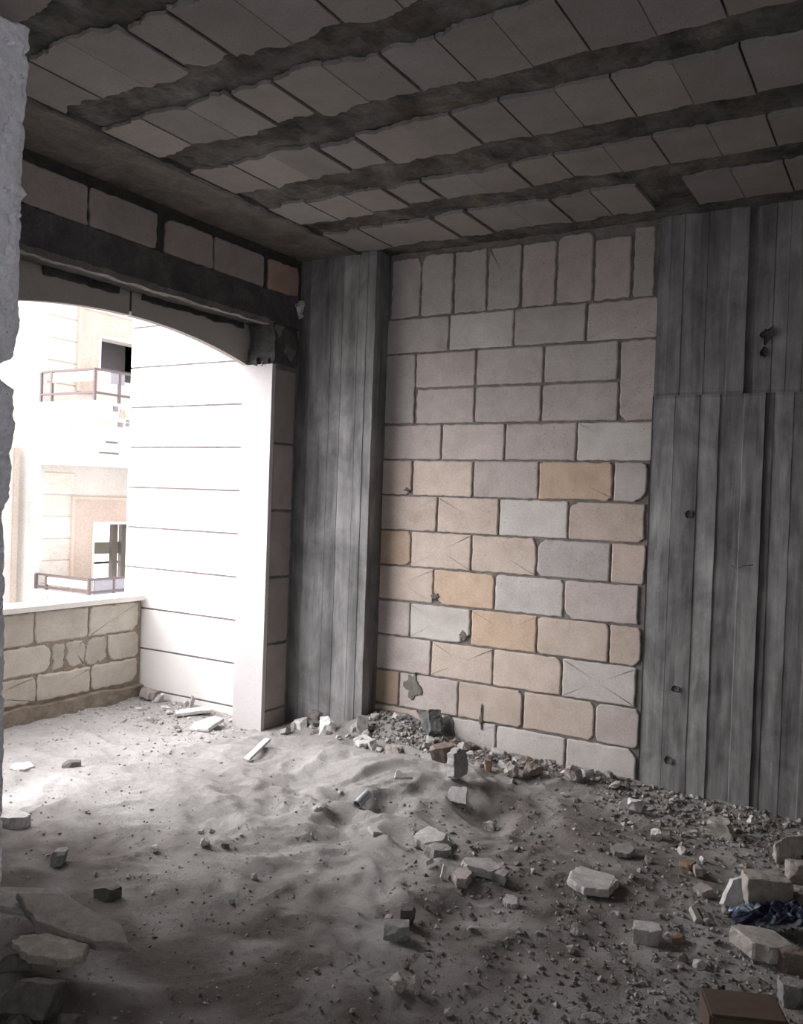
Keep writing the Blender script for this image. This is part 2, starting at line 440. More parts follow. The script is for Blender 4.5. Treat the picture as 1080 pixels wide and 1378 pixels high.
ex = lambda us, v: [onY(u, v, WY - .01).x for u in us]
lowE = ex([869, 897, 930, 957, 989, 1018, 1029, 1056, 1082], 828)
upE = ex([884, 900, 918, 950, 980, 1005, 1017, 1041, 1060, 1082], 400)
lowE[0] = upE[0] = -1.19; a = lowE[-1]; b2 = upE[-1]
while a < .95: a += rnd.uniform(.07, .11); lowE.append(a)
while b2 < .95: b2 += rnd.uniform(.06, .11); upE.append(b2)
zl = onY(960, 531, WY).z
kn = [(onY(928, 692, WY).x, onY(928, 692, WY).z, .024, .006), (onY(909, 926, WY).x, onY(909, 926, WY).z, .022, .008),
      (onY(900, 1022, WY).x, onY(900, 1022, WY).z, .026, .008), (onY(1033, 452, WY).x, onY(1033, 452, WY).z, .03, .03), (onY(1028, 470, WY).x, onY(1028, 475, WY).z, .02, .02)]
mb = boardwall('wall_right', lambda a, z, d: (a, WY - .012 - d, z), [(-.15, zl, lowE), (zl, CZ + .02, upE)], None, 0, 3, knots=kn, seed=4)
mb.box(-1.19, 1.0, WY + .02, WY + .2, -.15, CZ + .02, 0, (.8, .8, .8))
o = mb.build('wall_right', [M['board']]); tag(o, kind='structure')
# leftover tie wires
def tube(pts, r, n=6):
    bm = bmesh.new(); rings = []
    for i, p in enumerate(pts):
        p = Vector(p); d = (Vector(pts[min(i + 1, len(pts) - 1)]) - Vector(pts[max(i - 1, 0)])).normalized()
        up = Vector((0, 0, 1)) if abs(d.z) < .9 else Vector((1, 0, 0))
        sx = d.cross(up).normalized(); sy = sx.cross(d)
        rings.append([bm.verts.new(p + (sx * math.cos(a) + sy * math.sin(a)) * r) for a in [2 * math.pi * k / n for k in range(n)]])
    for A, B in zip(rings, rings[1:]):
        for k in range(n): bm.faces.new((A[k], A[(k + 1) % n], B[(k + 1) % n], B[k]))
    bm.faces.new(rings[0][::-1]); bm.faces.new(rings[-1])
    me = bpy.data.meshes.new('t'); bm.to_mesh(me); bm.free()
    me.polygons.foreach_set('use_smooth', [True] * len(me.polygons)); return me
wp = onY(992, 762, WY - .03)
o = link('tie_wire', tube([(wp.x - .04, WY - .012, wp.z), (wp.x - .01, WY - .05, wp.z - .015), (wp.x + .03, WY - .045, wp.z + .005), (wp.x + .07, WY - .03, wp.z + .012)], .0022), M['dark_int'])
tag(o, 'short bent tie wire sticking out of the board-marked concrete wall', 'wire')

# corner column
colE = [-3.385] + [onY(u, 600, 4.31).x for u in (412, 428, 440, 455, 475, 488)] + [-2.815]
mb = boardwall('x', lambda a, z, d: (a, 4.31 - d, z), [(-.1, CZ + .01, colE)], None, 0, 3, seed=9, light=.95)
mbs = boardwall('x', lambda a, z, d: (-2.815 + d * .6, a, z), [(-.1, CZ + .01, [4.31, 4.38, 4.47])], None, 0, 3, seed=12, light=.8)
b0 = len(mb.v); mb.v += mbs.v; mb.f += [[i + b0 for i in f] for f in mbs.f]; mb.m += mbs.m; mb.t += mbs.t
mb.box(-3.385, -2.83, 4.335, 4.47, -.1, CZ + .01, 0, (.7, .7, .7))
o = mb.build('concrete_column', [M['board']])
tag(o, 'tall grey board-marked concrete column in the corner left of the block wall', 'column')

# ------------------------------------------------------------------ arch wall (left)
mb = MB()
left3 = lambda a, b_, d: (WX - d0 + d, a, b_)      # a = -? (mirrored ordering is handled by swapping)
def lblock(y0, y1, zb, zt, tint, chips=(0, 0, 0, 0), wob=.003, dd=0.0):
    oc = outline(y0, y1, zb, zt, .012, chips, wob, .018, rnd.uniform(0, 60))
    slab_from(mb, oc, left3, d0 + dd, .005, 0, tint)
DT = (.42, .37, .345)
# masonry core of the far pier, lintel, top course, near stretch
mb.box(-3.58, WX - d0 + .003, JY + .035, 4.47, -.2, 1.03 + EYE, 1)
for i, (za, zb) in enumerate(((-.05, .12), (.12, .53), (.53, .94), (.94, 1.35), (1.35, 1.76), (1.76, 2.22))):
    lblock(JY + .04, JY + .235, za + .007, zb - .007, tn(DT, rnd.uniform(.75, 1.0)))
mb.box(-3.58, WX - d0 + .003, 2.0, 4.47, 1.215 + EYE, CZ + .02, 1, (.3, .3, .3)); mb.box(-3.58, WX - d0 + .003, 4.29, 4.47, 1.03 + EYE, 1.215 + EYE, 1, (.4, .4, .4))  # mortar recess above the blocks tinted dark, shadow strip put into the colour
ylist = [(2.28, 2.682, 0), (2.696, 3.105, .004), (3.165, 3.515, 0), (3.527, 3.94, .002), (3.985, 4.27, .003)]
for i, (y0, y1, dd) in enumerate(ylist):
    lblock(y0, y1, 1.222 + EYE, 1.405 + EYE, [tn(DT, .95), tn(DT, .9), tn(DT, .95), tn(DT, .9), (.44, .32, .25)][i],
           [(0, 0, 0, 0), (0, 0, 0, 0), (0, 0, .02, .05), (0, 0, 0, 0), (0, .02, .03, .02)][i], .004, dd)
# stretch of wall between entrance and opening
mb.box(-3.58, WX, -4.2, 2.2, -.2, CZ + .02, 1, (1.2, 1.1, 1.0))
o = mb.build('wall_left', [M['block'], M['mortar']]); tag(o, kind='structure')

# lintel: rough concrete beam over the opening
def rough_box(mb, x0, x1, y0, y1, z0_, z1_, amp, step, mi=0, tint=(1, 1, 1), seed=0, sc=9):
    def face(o_, ea, eb, na, nb):
        b0 = len(mb.v)
        for j in range(nb + 1):
            for i in range(na + 1):
                p = Vector(o_) + Vector(ea) * (i / na) + Vector(eb) * (j / nb)
                p += Vector((nz(p.x, p.y, p.z, sc, seed), nz(p.x, p.y, p.z, sc, seed + 7), nz(p.x, p.y, p.z, sc, seed + 3))) * amp
                p += Vector((nz(p.x, p.y, p.z, sc * 3.7, seed), nz(p.x, p.y, p.z, sc * 3.7, seed + 7), nz(p.x, p.y, p.z, sc * 3.7, seed + 3))) * amp * .4
                mb.v.append(tuple(p))
        for j in range(nb):
            for i in range(na):
                k = b0 + j * (na + 1) + i; mb.f.append([k, k + 1, k + na + 2, k + na + 1]); mb.m.append(mi); mb.t.append(tint)
    n = lambda L: max(1, int(abs(L) / step))
    X_, Y_, Z_ = x1 - x0, y1 - y0, z1_ - z0_
    face((x0, y0, z0_), (0, Y_, 0), (X_, 0, 0), n(Y_), n(X_)); face((x0, y0, z1_), (X_, 0, 0), (0, Y_, 0), n(X_), n(Y_))
    face((x0, y0, z0_), (X_, 0, 0), (0, 0, Z_), n(X_), n(Z_)); face((x0, y1, z0_), (0, 0, Z_), (X_, 0, 0), n(Z_), n(X_))
    face((x0, y0, z0_), (0, 0, Z_), (0, Y_, 0), n(Z_), n(Y_)); face((x1, y0, z0_), (0, Y_, 0), (0, 0, Z_), n(Y_), n(Z_))
mb = MB()
rough_box(mb, -3.575, WX + .004, 2.21, 4.30, 1.035 + EYE, 1.216 + EYE, .006, .03, 0, (.62, .62, .64), 3)
# ragged cement lip along its lower edge and the fill around the arch head
rough_box(mb, WX - .03, WX + .010, 2.2, 4.0, 1.012 + EYE, 1.044 + EYE, .008, .02, 0, (1.25, 1.2, 1.15), 6, 14)
rough_box(mb, -3.60, -3.588, 3.128, 3.152, .935 + EYE, 1.12 + EYE, .002, .02, 0, (.6, .55, .5), 11, 9)
rough_box(mb, WX - .205, WX - .006, 4.062, 4.30, .80 + EYE, 1.04 + EYE, .02, .02, 0, (.6, .6, .62), 15, 9)
rough_box(mb, -3.572, -3.56, 2.6, 3.05, 1.0 + EYE, 1.05 + EYE, .012, .02, 0, (.35, .34, .34), 21, 12)
rough_box(mb, -3.572, -3.56, 3.2, 4.0, 1.005 + EYE, 1.05 + EYE, .012, .02, 0, (.35, .34, .34), 22, 12)
o = mb.build('concrete_lintel', [M['concrete']], smooth=True)
tag(o, 'dark rough concrete lintel across the top of the arched opening', 'lintel')

# arch facing: two cut stones meeting over the middle of the opening
def arch_z(y):
    y0, zp, ys = 3.14, .913, 4.06; rise = .125; half = .93
    Rr = (half ** 2 + rise ** 2) / (2 * rise)
    d = y - y0
    return EYE + zp - (Rr - math.sqrt(max(0, Rr * Rr - d * d)))
ar = empty('stone_arch', (-3.60, 3.14, arch_z(3.14)))
tag(ar, 'low segmental stone arch facing spanning the opening to the balcony', 'arch')
for (ya, yb, tt) in ((2.10, 3.132, .92), (3.148, 4.16, 1.0)):
    bm = bmesh.new(); n = 24; A = []; Bk = []
    xf, xb = -3.586, -3.63
    for X_, L in ((xf, A), (xb, Bk)):
        lo = []; hi = []
        for i in range(n + 1):
            y = ya + (yb - ya) * i / n
            lo.append(bm.verts.new((X_, y, arch_z(y)))); hi.append(bm.verts.new((X_, y, 1.12 + EYE + .006 * nz(y, 0, 0, 20, 2))))
        L += [lo, hi]
    for i in range(n):
        bm.faces.new((A[0][i], A[0][i + 1], A[1][i + 1], A[1][i])); bm.faces.new((Bk[0][i + 1], Bk[0][i], Bk[1][i], Bk[1][i + 1]))
        bm.faces.new((A[0][i + 1], A[0][i], Bk[0][i], Bk[0][i + 1])); bm.faces.new((A[1][i], A[1][i + 1], Bk[1][i + 1], Bk[1][i]))
    bm.faces.new((A[0][0], A[1][0], Bk[1][0], Bk[0][0])); bm.faces.new((A[0][n], Bk[0][n], Bk[1][n], A[1][n]))
    bmesh.ops.recalc_face_normals(bm, faces=bm.faces)
    me = bpy.data.meshes.new('arch_stone'); bm.to_mesh(me); bm.free()
    c_ = me.color_attributes.new('tint', 'FLOAT_COLOR', 'POINT'); c_.data.foreach_set('color', [.50 * tt, .465 * tt, .435 * tt, 1] * len(me.vertices))
    o = link('arch_stone', me, M['cut_stone'], ar); o.location = -ar.location
# jamb slab of pale cut stone
jm = empty('stone_jamb', (-3.48, JY, 0)); tag(jm, 'tall smooth white stone slab lining the right side of the arched opening', 'jamb')
mb = MB(); mb.box(WX - .225 + 3.48, WX + .004 + 3.48, 0, .032, -.1, .785 + EYE, 0, (.64, .615, .62))
o = mb.build('slab', [M['cut_stone']], jm)
mb = MB()
for (x, z, s) in ((-.02, .79, .035), (.03, .785, .022), (.06, .79, .026)):
    rough_box(mb, x - s / 2, x + s / 2, .0, .03, z + EYE - .012, z + EYE + s, .012, .01, 0, (.5, .5, .52), x * 40, 40)
mb.build('mortar_lump', [M['concrete']], jm)
# near jamb, hidden behind the entrance wall from here
jn = empty('stone_jamb', (-3.48, 2.20, 0)); tag(jn, 'white stone slab lining the near side of the arched opening, behind the broken wall end', 'jamb')
mb = MB(); mb.box(WX - .225 + 3.48, WX + .004 + 3.48, -.032, 0, -.1, .785 + EYE, 0, (1, .985, .96)); mb.build('slab', [M['cut_stone']], jn)
mb = MB(); mb.box(-3.575, WX - .01, 1.9, 2.168, -.1, 1.03 + EYE, 0, (1.2, 1.1, 1.0)); o = mb.build('wall_left', [M['mortar']]); tag(o, kind='structure')

# white lump in the corner by the lintel
def hull_rock(seed, dims=(1, 1, 1), n=14, rough=.0, cut=None, box=False):
    """a broken stone: a box knocked down by random flat breaks, then roughened"""
    r = random.Random(seed); bm = bmesh.new()
    D = Vector(dims) / 2
    if box: base = [Vector((x * D.x, y * D.y, z * D.z)) for x in (-1, 1) for y in (-1, 1) for z in (-1, 1)]
    else:
        base = []
        for i in range(26):
            p = Vector([r.gauss(0, 1) for _ in range(3)]).normalized(); m_ = max(abs(p.x), abs(p.y), abs(p.z)); p = p / (m_ ** .5)
            base.append(Vector((p.x * D.x, p.y * D.y, p.z * D.z)))
    for p in base: bm.verts.new(p)
    bmesh.ops.convex_hull(bm, input=bm.verts)
    for k in range(r.randint(6, 9) if box else r.randint(5, 8)):
        nn = Vector([r.gauss(0, 1) for _ in range(3)]).normalized()
        if box and nn.z < 0: nn.z *= .4; nn.normalize()
        sup = max(nn.dot(v_.co) for v_ in bm.verts); inf = min(nn.dot(v_.co) for v_ in bm.verts)
        off = sup - (sup - inf) * r.uniform(.08, .28)
        bmesh.ops.bisect_plane(bm, geom=bm.verts[:] + bm.edges[:] + bm.faces[:], plane_co=nn * off, plane_no=nn, clear_outer=True)
        pts = [v_.co.copy() for v_ in bm.verts]; bm.clear()
        for p in pts: bm.verts.new(p)
        bmesh.ops.convex_hull(bm, input=bm.verts)
        loose = [v_ for v_ in bm.verts if not v_.link_faces]
        if loose: bmesh.ops.delete(bm, geom=loose, context='VERTS')
        bmesh.ops.remove_doubles(bm, verts=bm.verts, dist=max(dims) * .01)
    bmesh.ops.dissolve_limit(bm, angle_limit=R(4), verts=bm.verts, edges=bm.edges)
    s = min(dims)
    bmesh.ops.bevel(bm, geom=list(bm.edges), offset=s * .035, segments=1, affect='EDGES', clamp_overlap=True)
    if rough:
        bmesh.ops.triangulate(bm, faces=bm.faces)
        for _ in range(3):
            es = [e for e in bm.edges if e.calc_length() > max(dims) * .11]
            if not es: break
            bmesh.ops.subdivide_edges(bm, edges=es, cuts=1); bmesh.ops.triangulate(bm, faces=bm.faces)
        k = 4 / max(dims)
        for v_ in bm.verts:
            c_ = v_.co; q = Vector((nz(*(c_ * k), 1, seed), nz(*(c_ * k), 1, seed + 4), nz(*(c_ * k), 1, seed + 9)))
            q += .5 * Vector((nz(*(c_ * k * 3), 1, seed), nz(*(c_ * k * 3), 1, seed + 4), nz(*(c_ * k * 3), 1, seed + 9)))
            v_.co += q * rough * s * 1.6
    bmesh.ops.recalc_face_normals(bm, faces=bm.faces)
    return bm
def plate(seed, w, d, t, sides=6, irr=.25):
    """broken flat plate with irregular outline and slightly sloped broken edges"""
    r = random.Random(seed); bm = bmesh.new(); pts = []
    for i in range(sides):
        a = 2 * math.pi * (i + r.uniform(-.38, .38) * (irr > .04)) / sides + (math.pi / 4 if sides == 4 else 0); k = 1 - r.uniform(0, irr * 1.3)
        if sides == 4: k *= 1.3
        pts.append(Vector((math.cos(a) * w / 2 * k, math.sin(a) * d / 2 * k, 0)))
    fine = []
    for i, p in enumerate(pts):
        q = pts[(i + 1) % sides]
        for j in range(5):
            z = p.lerp(q, j / 5); jj = (.0 if j == 0 else 1) * min(w, d) * (.03 if irr > .04 else .005)
            fine.append(z + Vector((r.uniform(-jj, jj), r.uniform(-jj, jj), 0)))
    lo = [bm.verts.new((p.x * 1.0, p.y * 1.0, -t / 2)) for p in fine]
    m1 = [bm.verts.new((p.x * 1.02 + r.uniform(-1, 1) * t * .08, p.y * 1.02 + r.uniform(-1, 1) * t * .08, r.uniform(-.1, .1) * t)) for p in fine]
    hi0 = [bm.verts.new((p.x * .985, p.y * .985, t * .40)) for p in fine]
    hi = [bm.verts.new((p.x * .955, p.y * .955, t / 2 + r.uniform(-.04, .04) * t)) for p in fine]
    n = len(fine)
    for A, B in ((lo, m1), (m1, hi0), (hi0, hi)):
        for i in range(n): bm.faces.new((A[i], A[(i + 1) % n], B[(i + 1) % n], B[i]))
    bm.faces.new(lo[::-1]); bm.faces.new(hi)
    bmesh.ops.recalc_face_normals(bm, faces=bm.faces); return bm
def bm_mesh(bm, name, tint, smooth=False, tops=None):
    me = bpy.data.meshes.new(name); bm.to_mesh(me); bm.free()
    c_ = me.color_attributes.new('tint', 'FLOAT_COLOR', 'CORNER'); d = []
    for p in me.polygons:
        t = tint
        d += [t[0], t[1], t[2], 1] * p.loop_total
    c_.data.foreach_set('color', d)
    return me

lp = onX(400, 413, -3.30)
o = link('mortar_lump', bm_mesh(hull_rock(5, (.07, .075, .11), 26, .12), 'lump', (.62, .62, .62)), M['rock'])
o.location = (-3.345, 4.262, lp.z); tag(o, 'rounded whitish lump stuck high in the corner between lintel and column', 'mortar')
o = link('mortar_lump', bm_mesh(hull_rock(9, (.05, .05, .06), 20, .1), 'lump', (.16, .09, .14)), M['rock'])
o.location = (-3.345, 4.20, lp.z + .06); tag(o, 'small dark purplish lump beside the whitish one high in the corner', 'mortar')

# ------------------------------------------------------------------ ceiling: block rows between concrete ribs
mb = MB()
# rough concrete slab (ribs) as a displaced grid, seen from below
x0, x1, y0, y1 = -2.95, 1.6, 1.2, 4.47
st = .022; na = int((x1 - x0) / st); nb = int((y1 - y0) / st)
for j in range(nb + 1):
    for i in range(na + 1):
        x = x0 + (x1 - x0) * i / na; y = y0 + (y1 - y0) * j / nb
        n1 = fbm(x, y, 0, 6, 4, 31); z = CZ + .004 - .014 * n1 - .006 * nz(x, y, 0, 30, 2)
        mb.v.append((x, y, z))
for j in range(nb):
    for i in range(na):
        k = j * (na + 1) + i; mb.f.append([k, k + na + 1, k + na + 2, k + 1]); mb.m.append(1)
        x = x0 + (x1 - x0) * i / na; y = y0 + (y1 - y0) * j / nb
        t = .74 + .55 * nz(x, y * .6, 0, 9, 77) + .3 * nz(x, y, 0, 23, 7); w = .16 * nz(x, y, 2, 6, 5)
        mb.t.append((t + max(0, w), t, t - max(0, w)))
ceil3 = lambda a, b_, d: (a, -b_, CZ + .006 - d)      # mirrored so that the outline faces down
RY = [(-.1, 1.20), (1.345, 1.71), (1.85, 2.22), (2.36, 2.70), (2.875, 3.225), (3.425, 3.735), (3.905, 4.285)]
XJ = [-2.93, -2.69, -2.46, -2.235, -2.03, -1.80, -1.585, -1.375, -1.165, -.962, -.752, -.542, -.335, -.13, .075, .28, .485, .69, .895, 1.1, 1.3, 1.5]
wide = {-2.69: .006, -2.235: .013, -2.03: .011, -1.585: .007, -.962: .0035, -.542: .0035, -1.375: .003, -.13: .003}
CB = [(.235, .215, .205), (.25, .23, .215), (.22, .207, .20), (.24, .225, .22)]
for ri, (ya, yb) in enumerate(RY):
    if yb < 1.25: continue
    for i in range(len(XJ) - 1):
        if ri == 6 and i in (8,): continue           # poured concrete in place of a block
        xa, xb = XJ[i], XJ[i + 1]
        ga = wide.get(xa, .0006) + rnd.uniform(0, .001); gb = wide.get(xb, .0006) + rnd.uniform(0, .001)
        e0, e1 = ya + rnd.uniform(-.004, .008), yb - rnd.uniform(-.004, .008)
        if i in (3,) and ri < 6: e0 += .02; e1 -= .03
        def edge(x, side, y):
            k = .045 if x < -1.3 else .020
            r_ = k * (.35 + .9 * nz(x, y * 3, 0, 5.5, 3 + side) + .55 * nz(x, y * 3, 0, 17, 9 + side) + .25 * nz(x, y * 3, 0, 45, 5))
            return max(-.006, r_)
        L_ = []; R_ = []; ns = 14
        for q in range(ns + 1):
            x = xa + ga + (xb - xa - ga - gb) * q / ns
            L_.append(Vector((x, -(e1 - edge(x, 0, yb))))); R_.append(Vector((x, -(e0 + edge(x, 1, ya)))))
        oc = L_ + R_[::-1]
        slab_from(mb, oc, ceil3, .018 + rnd.uniform(-.0015, .0015), .0008, 0, tn(CB[(i * 5 + ri * 3) % 4], rnd.uniform(1.12, 1.3)))
# smooth perimeter band along the arch wall and edge at the back wall
rough_box(mb, -3.60, -2.955, 1.6, 4.47, CZ - .012, CZ + .1, .004, .03, 1, (1.25, 1.18, 1.08), 3, 5)
rough_box(mb, -2.965, -2.935, 1.6, 4.40, CZ - .016, CZ + .02, .008, .02, 1, (.8, .8, .8), 8, 16)
mb.box(-3.6, 2.9, -4.2, 1.22, CZ, CZ + .2, 1); mb.box(1.55, 2.9, 1.2, 4.7, CZ, CZ + .2, 1)
mb.box(-3.62, 2.9, 1.2, 4.7, CZ + .06, CZ + .25, 1)
o = mb.build('ceiling', [M['ceil_block'], M['concrete']]); tag(o, kind='structure')

# ------------------------------------------------------------------ broken end of the entrance wall
prof = [(-.1, 1.75), (.12, 1.752), (.60, 1.745), (.97, 1.738), (1.30, 1.724), (1.36, 1.718), (1.40, 1.74), (1.67, 1.752), (1.76, 1.748), (1.785, 1.70), (1.835, 1.69),
        (1.86, 1.745), (1.95, 1.757), (2.37, 1.755), (2.40, 1.775), (2.42, 1.752), (2.60, 1.76), (2.88, 1.768), (2.95, 1.768)]
def prof_y(z):
    for (za, a_), (zb, b_) in zip(prof, prof[1:]):
        if za <= z <= zb: return a_ + (b_ - a_) * (z - za) / (zb - za)
    return prof[-1][1]
vs = []; fs = []; zz = np.arange(-.1, CZ + .02, .012); ringn = None
for z in zz:
    z = float(z); ye = prof_y(z) + .006 * nz(0, z, 0, 30, 2) + .004 * nz(0, z, 0, 80, 5)
    ring = [(-3.38, 1.50)] + [(-2.52, 1.50)]
    ring = [Vector((-3.38, 1.50)), Vector((-2.60, 1.50)), Vector((-2.535, 1.505)), Vector((-2.52, 1.52))]
    ns = 16
    for k in range(1, ns): ring.append(Vector((-2.52, 1.52 + (ye - .012 - 1.52) * k / ns)))
    ring += [Vector((-2.523, ye - .008)), Vector((-2.532, ye)), Vector((-2.56, ye + .004)), Vector((-2.62, ye + .002)), Vector((-3.38, ye))]
    for i, p in enumerate(ring):
        q = p.copy()
        if 2 <= i < len(ring) - 1:
            q.x += .010 * nz(p.y, z, 0, 12, 4) + .005 * nz(p.y, z, 1, 45, 6)
            pit = nz(p.y, z, 3, 26, 9)
            if pit > .28: q.x -= (pit - .28) * .05
        vs.append((q.x, q.y, z))
    ringn = len(ring)
for j in range(len(zz) - 1):
    for i in range(ringn):
        a, b_ = j * ringn + i, j * ringn + (i + 1) % ringn; fs.append((a, b_, b_ + ringn, a + ringn))
me = bpy.data.meshes.new('wall_near'); me.from_pydata(vs, [], fs); me.update()
o = link('wall_near', me, M['plaster']); tag(o, kind='structure')

# ------------------------------------------------------------------ unseen sides of the room, openings added and sized to bring in fill light
mb = MB()
T = (1.2, 1.1, 1.0)
SX = 1.3
mb.box(SX, SX + .2, -4.2, -2.4, -.2, CZ + .02, 0, T); mb.box(SX, SX + .2, 1.3, 4.7, -.2, CZ + .02, 0, T)
mb.box(SX, SX + .2, -2.4, 1.3, -.2, 1.3, 0, T); mb.box(SX, SX + .2, -2.4, 1.3, 2.6, CZ + .02, 0, T)
o = mb.build('wall_side', [M['mortar']]); tag(o, kind='structure')
mb = MB(); mb.box(1.0, 2.7, WY, WY + .2, -.2, CZ + .02, 0, T); o = mb.build('wall_back', [M['mortar']]); tag(o, kind='structure')
mb = MB()
mb.box(-3.6, -1.6, -4.3, -4.1, -.2, CZ + .02, 0, T); mb.box(.9, 2.8, -4.3, -4.1, -.2, CZ + .02, 0, T)
mb.box(-1.6, .9, -4.3, -4.1, 2.6, CZ + .02, 0, T); mb.box(-1.6, .9, -4.3, -4.1, -.2, 1.1, 0, T)
o = mb.build('wall_front', [M['mortar']]); tag(o, kind='structure')

# ------------------------------------------------------------------ balcony: parapet and white end wall
pr = empty('parapet_wall', (PX, 3.4, 0)); tag(pr, 'low balcony parapet of rough pale blocks under a white stone coping', 'parapet')
mb = MB(); par3 = lambda a, b_, d: (PX - .014 + d, a, b_)
mb.box(PX - .15, PX - .011, 1.6, 4.245, -.3, -.775 + EYE, 1, (1.7, 1.55, 1.35))
zr_ = [onX(119, v, PX).z for v in (931, 896, 858)] + [-.778 + EYE]
rowz = [(zr_[0], zr_[1]), (zr_[1], zr_[2]), (zr_[2], zr_[3])]
yj = lambda u: onX(u, 870, PX).y
jn_ = [[2.2, 2.75, yj(51), yj(123), yj(186), 4.24], [2.0, 2.6, 3.05, yj(70), yj(145), yj(187)], [2.2, 2.8, yj(46), yj(119), yj(186), 4.24]]
PB = (.60, .565, .50)
for ri, (za, zb) in enumerate(rowz):
    J = jn_[ri]
    for i in range(5 if ri == 1 else 4):
        ch = tuple(rnd.choice((0, 0, .03, .06)) for _ in range(4))
        if (ri, i) == (1, 3): # badly broken block
            for (ya, yb, s) in ((J[3] + .01, J[3] + .10, 0), (J[3] + .115, J[3] + .25, 1), (J[3] + .265, J[4] - .01, 2)):
                oc = outline(ya, yb, za + .012, zb - .012, .008, ((.0, .06, .02, .03), (.05, 0, .03, 0), (0, .03, 0, .05))[s], .009, .012, s * 5.1)
                slab_from(mb, oc, par3, .012, .006, 0, tn(PB, .86))
            continue
        oc = outline(J[i] + .006, J[i + 1] - .006, za + .006, zb - .006, .010, ch, .005, .018, rnd.uniform(0, 70))
        slab_from(mb, oc, par3, .016 + rnd.uniform(-.003, .003), .007, 0, tn(PB, rnd.uniform(.9, 1.05)))
for v_ in range(len(mb.v)): mb.v[v_] = (mb.v[v_][0] - PX, mb.v[v_][1] - 3.4, mb.v[v_][2])
mb.build('blockwork', [M['block'], M['mortar']], pr)
mb = MB(); rough_box(mb, -.19, .03, -1.8, .838, -.772 + EYE, -.738 + EYE, .0015, .05, 0, (1, .99, .96), 2, 4); mb.build('coping', [M['cut_stone']], pr)
mb = MB(); rough_box(mb, -.03, .045, -1.8, .84, -.02, .09, .02, .03, 0, (1.4, 1.3, 1.15), 7, 6); mb.build('mortar_skirt', [M['mortar']], pr)

mb = MB(); we3 = lambda a, b_, d: (a, 4.258 - d, b_)
mb.box(-4.82, -3.59, 4.256, 4.45, -7, 5.5, 1, (1.15, 1.1, 1.12))
zc = EYE - 1.113; zz = []
while zc < 5.3: zz.append(zc); zc += .2815
zz = [zz[0] - .2815, ] + zz
zz = [zz[0] - .2815 * 2, zz[0] - .2815] + zz
for za, zb in zip(zz, zz[1:]):
    slab_from(mb, outline(-4.83, -3.60, za + .0065, zb - .0065, .003, (0, 0, 0, 0), .0004, .1, za), we3, .008, .001, 0, (1, .99, .97))
o = mb.build('wall_outside', [M['cut_stone'], M['mortar']]); tag(o, kind='structure')

# ------------------------------------------------------------------ building across the street
BX = -12.9
bd = empty('apartment_building', (BX, 11, -7)); tag(bd, 'unfinished pale stone apartment building across from the balcony, seen through the arch', 'building')
def rel(mb, org):
    mb.v = [(a - org[0], b_ - org[1], c_ - org[2]) for a, b_, c_ in mb.v]; return mb
BO = (BX, 11, -7)
CR = (.70, .655, .58); BE = (.60, .48, .39)
def fz(u, v, x=BX): return onX(u, v, x)
wu = [fz(130, 450), fz(130, 506)]; wl = [fz(121, 702), fz(121, 790)]
Y0 = 9.45
wins = [(fz(130, 480).y, fz(130, 480).y + 1.25, fz(130, 508).z, fz(130, 450).z), (fz(121, 740).y, fz(121, 740).y + 1.25, fz(121, 800).z, fz(121, 702).z)]
mb = MB()
wy0 = wins[0][0]; wy1 = wins[0][1]
YE = 17.0
mb.box(BX - .3, BX, Y0, wy0, -7, 8, 0, CR); mb.box(BX - .3, BX, wy1, YE, -7, 8, 0, CR)
zs = [-7, wins[1][2] - 0.0, wins[1][3], wins[0][2], wins[0][3], 8]
for a, b_ in ((zs[0], zs[1]), (zs[2], zs[3]), (zs[4], zs[5])): mb.box(BX - .3, BX, wy0, wy1, a, b_, 0, CR)
# proud courses of stone
z = -.6
while z < 7:
    mb.box(BX, BX + .02, Y0, wy0 - .42, z, z + .36, 0, tn((.72, .655, .56), rnd.uniform(.92, 1.05))); z += .385
mb.box(BX - .3, BX + .03, Y0 - .01, Y0 + .06, -7, 8, 0, (.65, .62, .57)); mb.box(BX - 4.6, BX - .29, Y0 - .008, Y0 + .2, -7, 8, 0, (.70, .68, .63))
rel(mb, BO).build('wall', [M['facade']], bd)
for (a, b_, za, zb), nm in zip(wins, (0, 1)):
    mb = MB(); s = .40
    mb.box(BX - .28, BX + .05, a - s, a, za - .3, zb + s, 0, BE); mb.box(BX - .28, BX + .05, a, b_ + s, zb, zb + s, 0, BE)
    mb.box(BX - .02, BX + .07, a - s - .05, a - s, za - .3, zb + s + .05, 0, tn(BE, 1.15)); mb.box(BX - .02, BX + .07, a - s, b_ + s, zb + s, zb + s + .05, 0, tn(BE, 1.15))
    mb.box(BX - .25, BX + .06, a, a + .05, za, zb, 0, tn(CR, 1.1)); mb.box(BX - .25, BX + .06, a + .05, b_, zb - .05, zb, 0, tn(CR, 1.1))
    mb.box(BX - .28, BX + .05, b_, b_ + s, za - .3, zb, 0, BE)
    rel(mb, BO).build('window_surround', [M['facade']], bd)
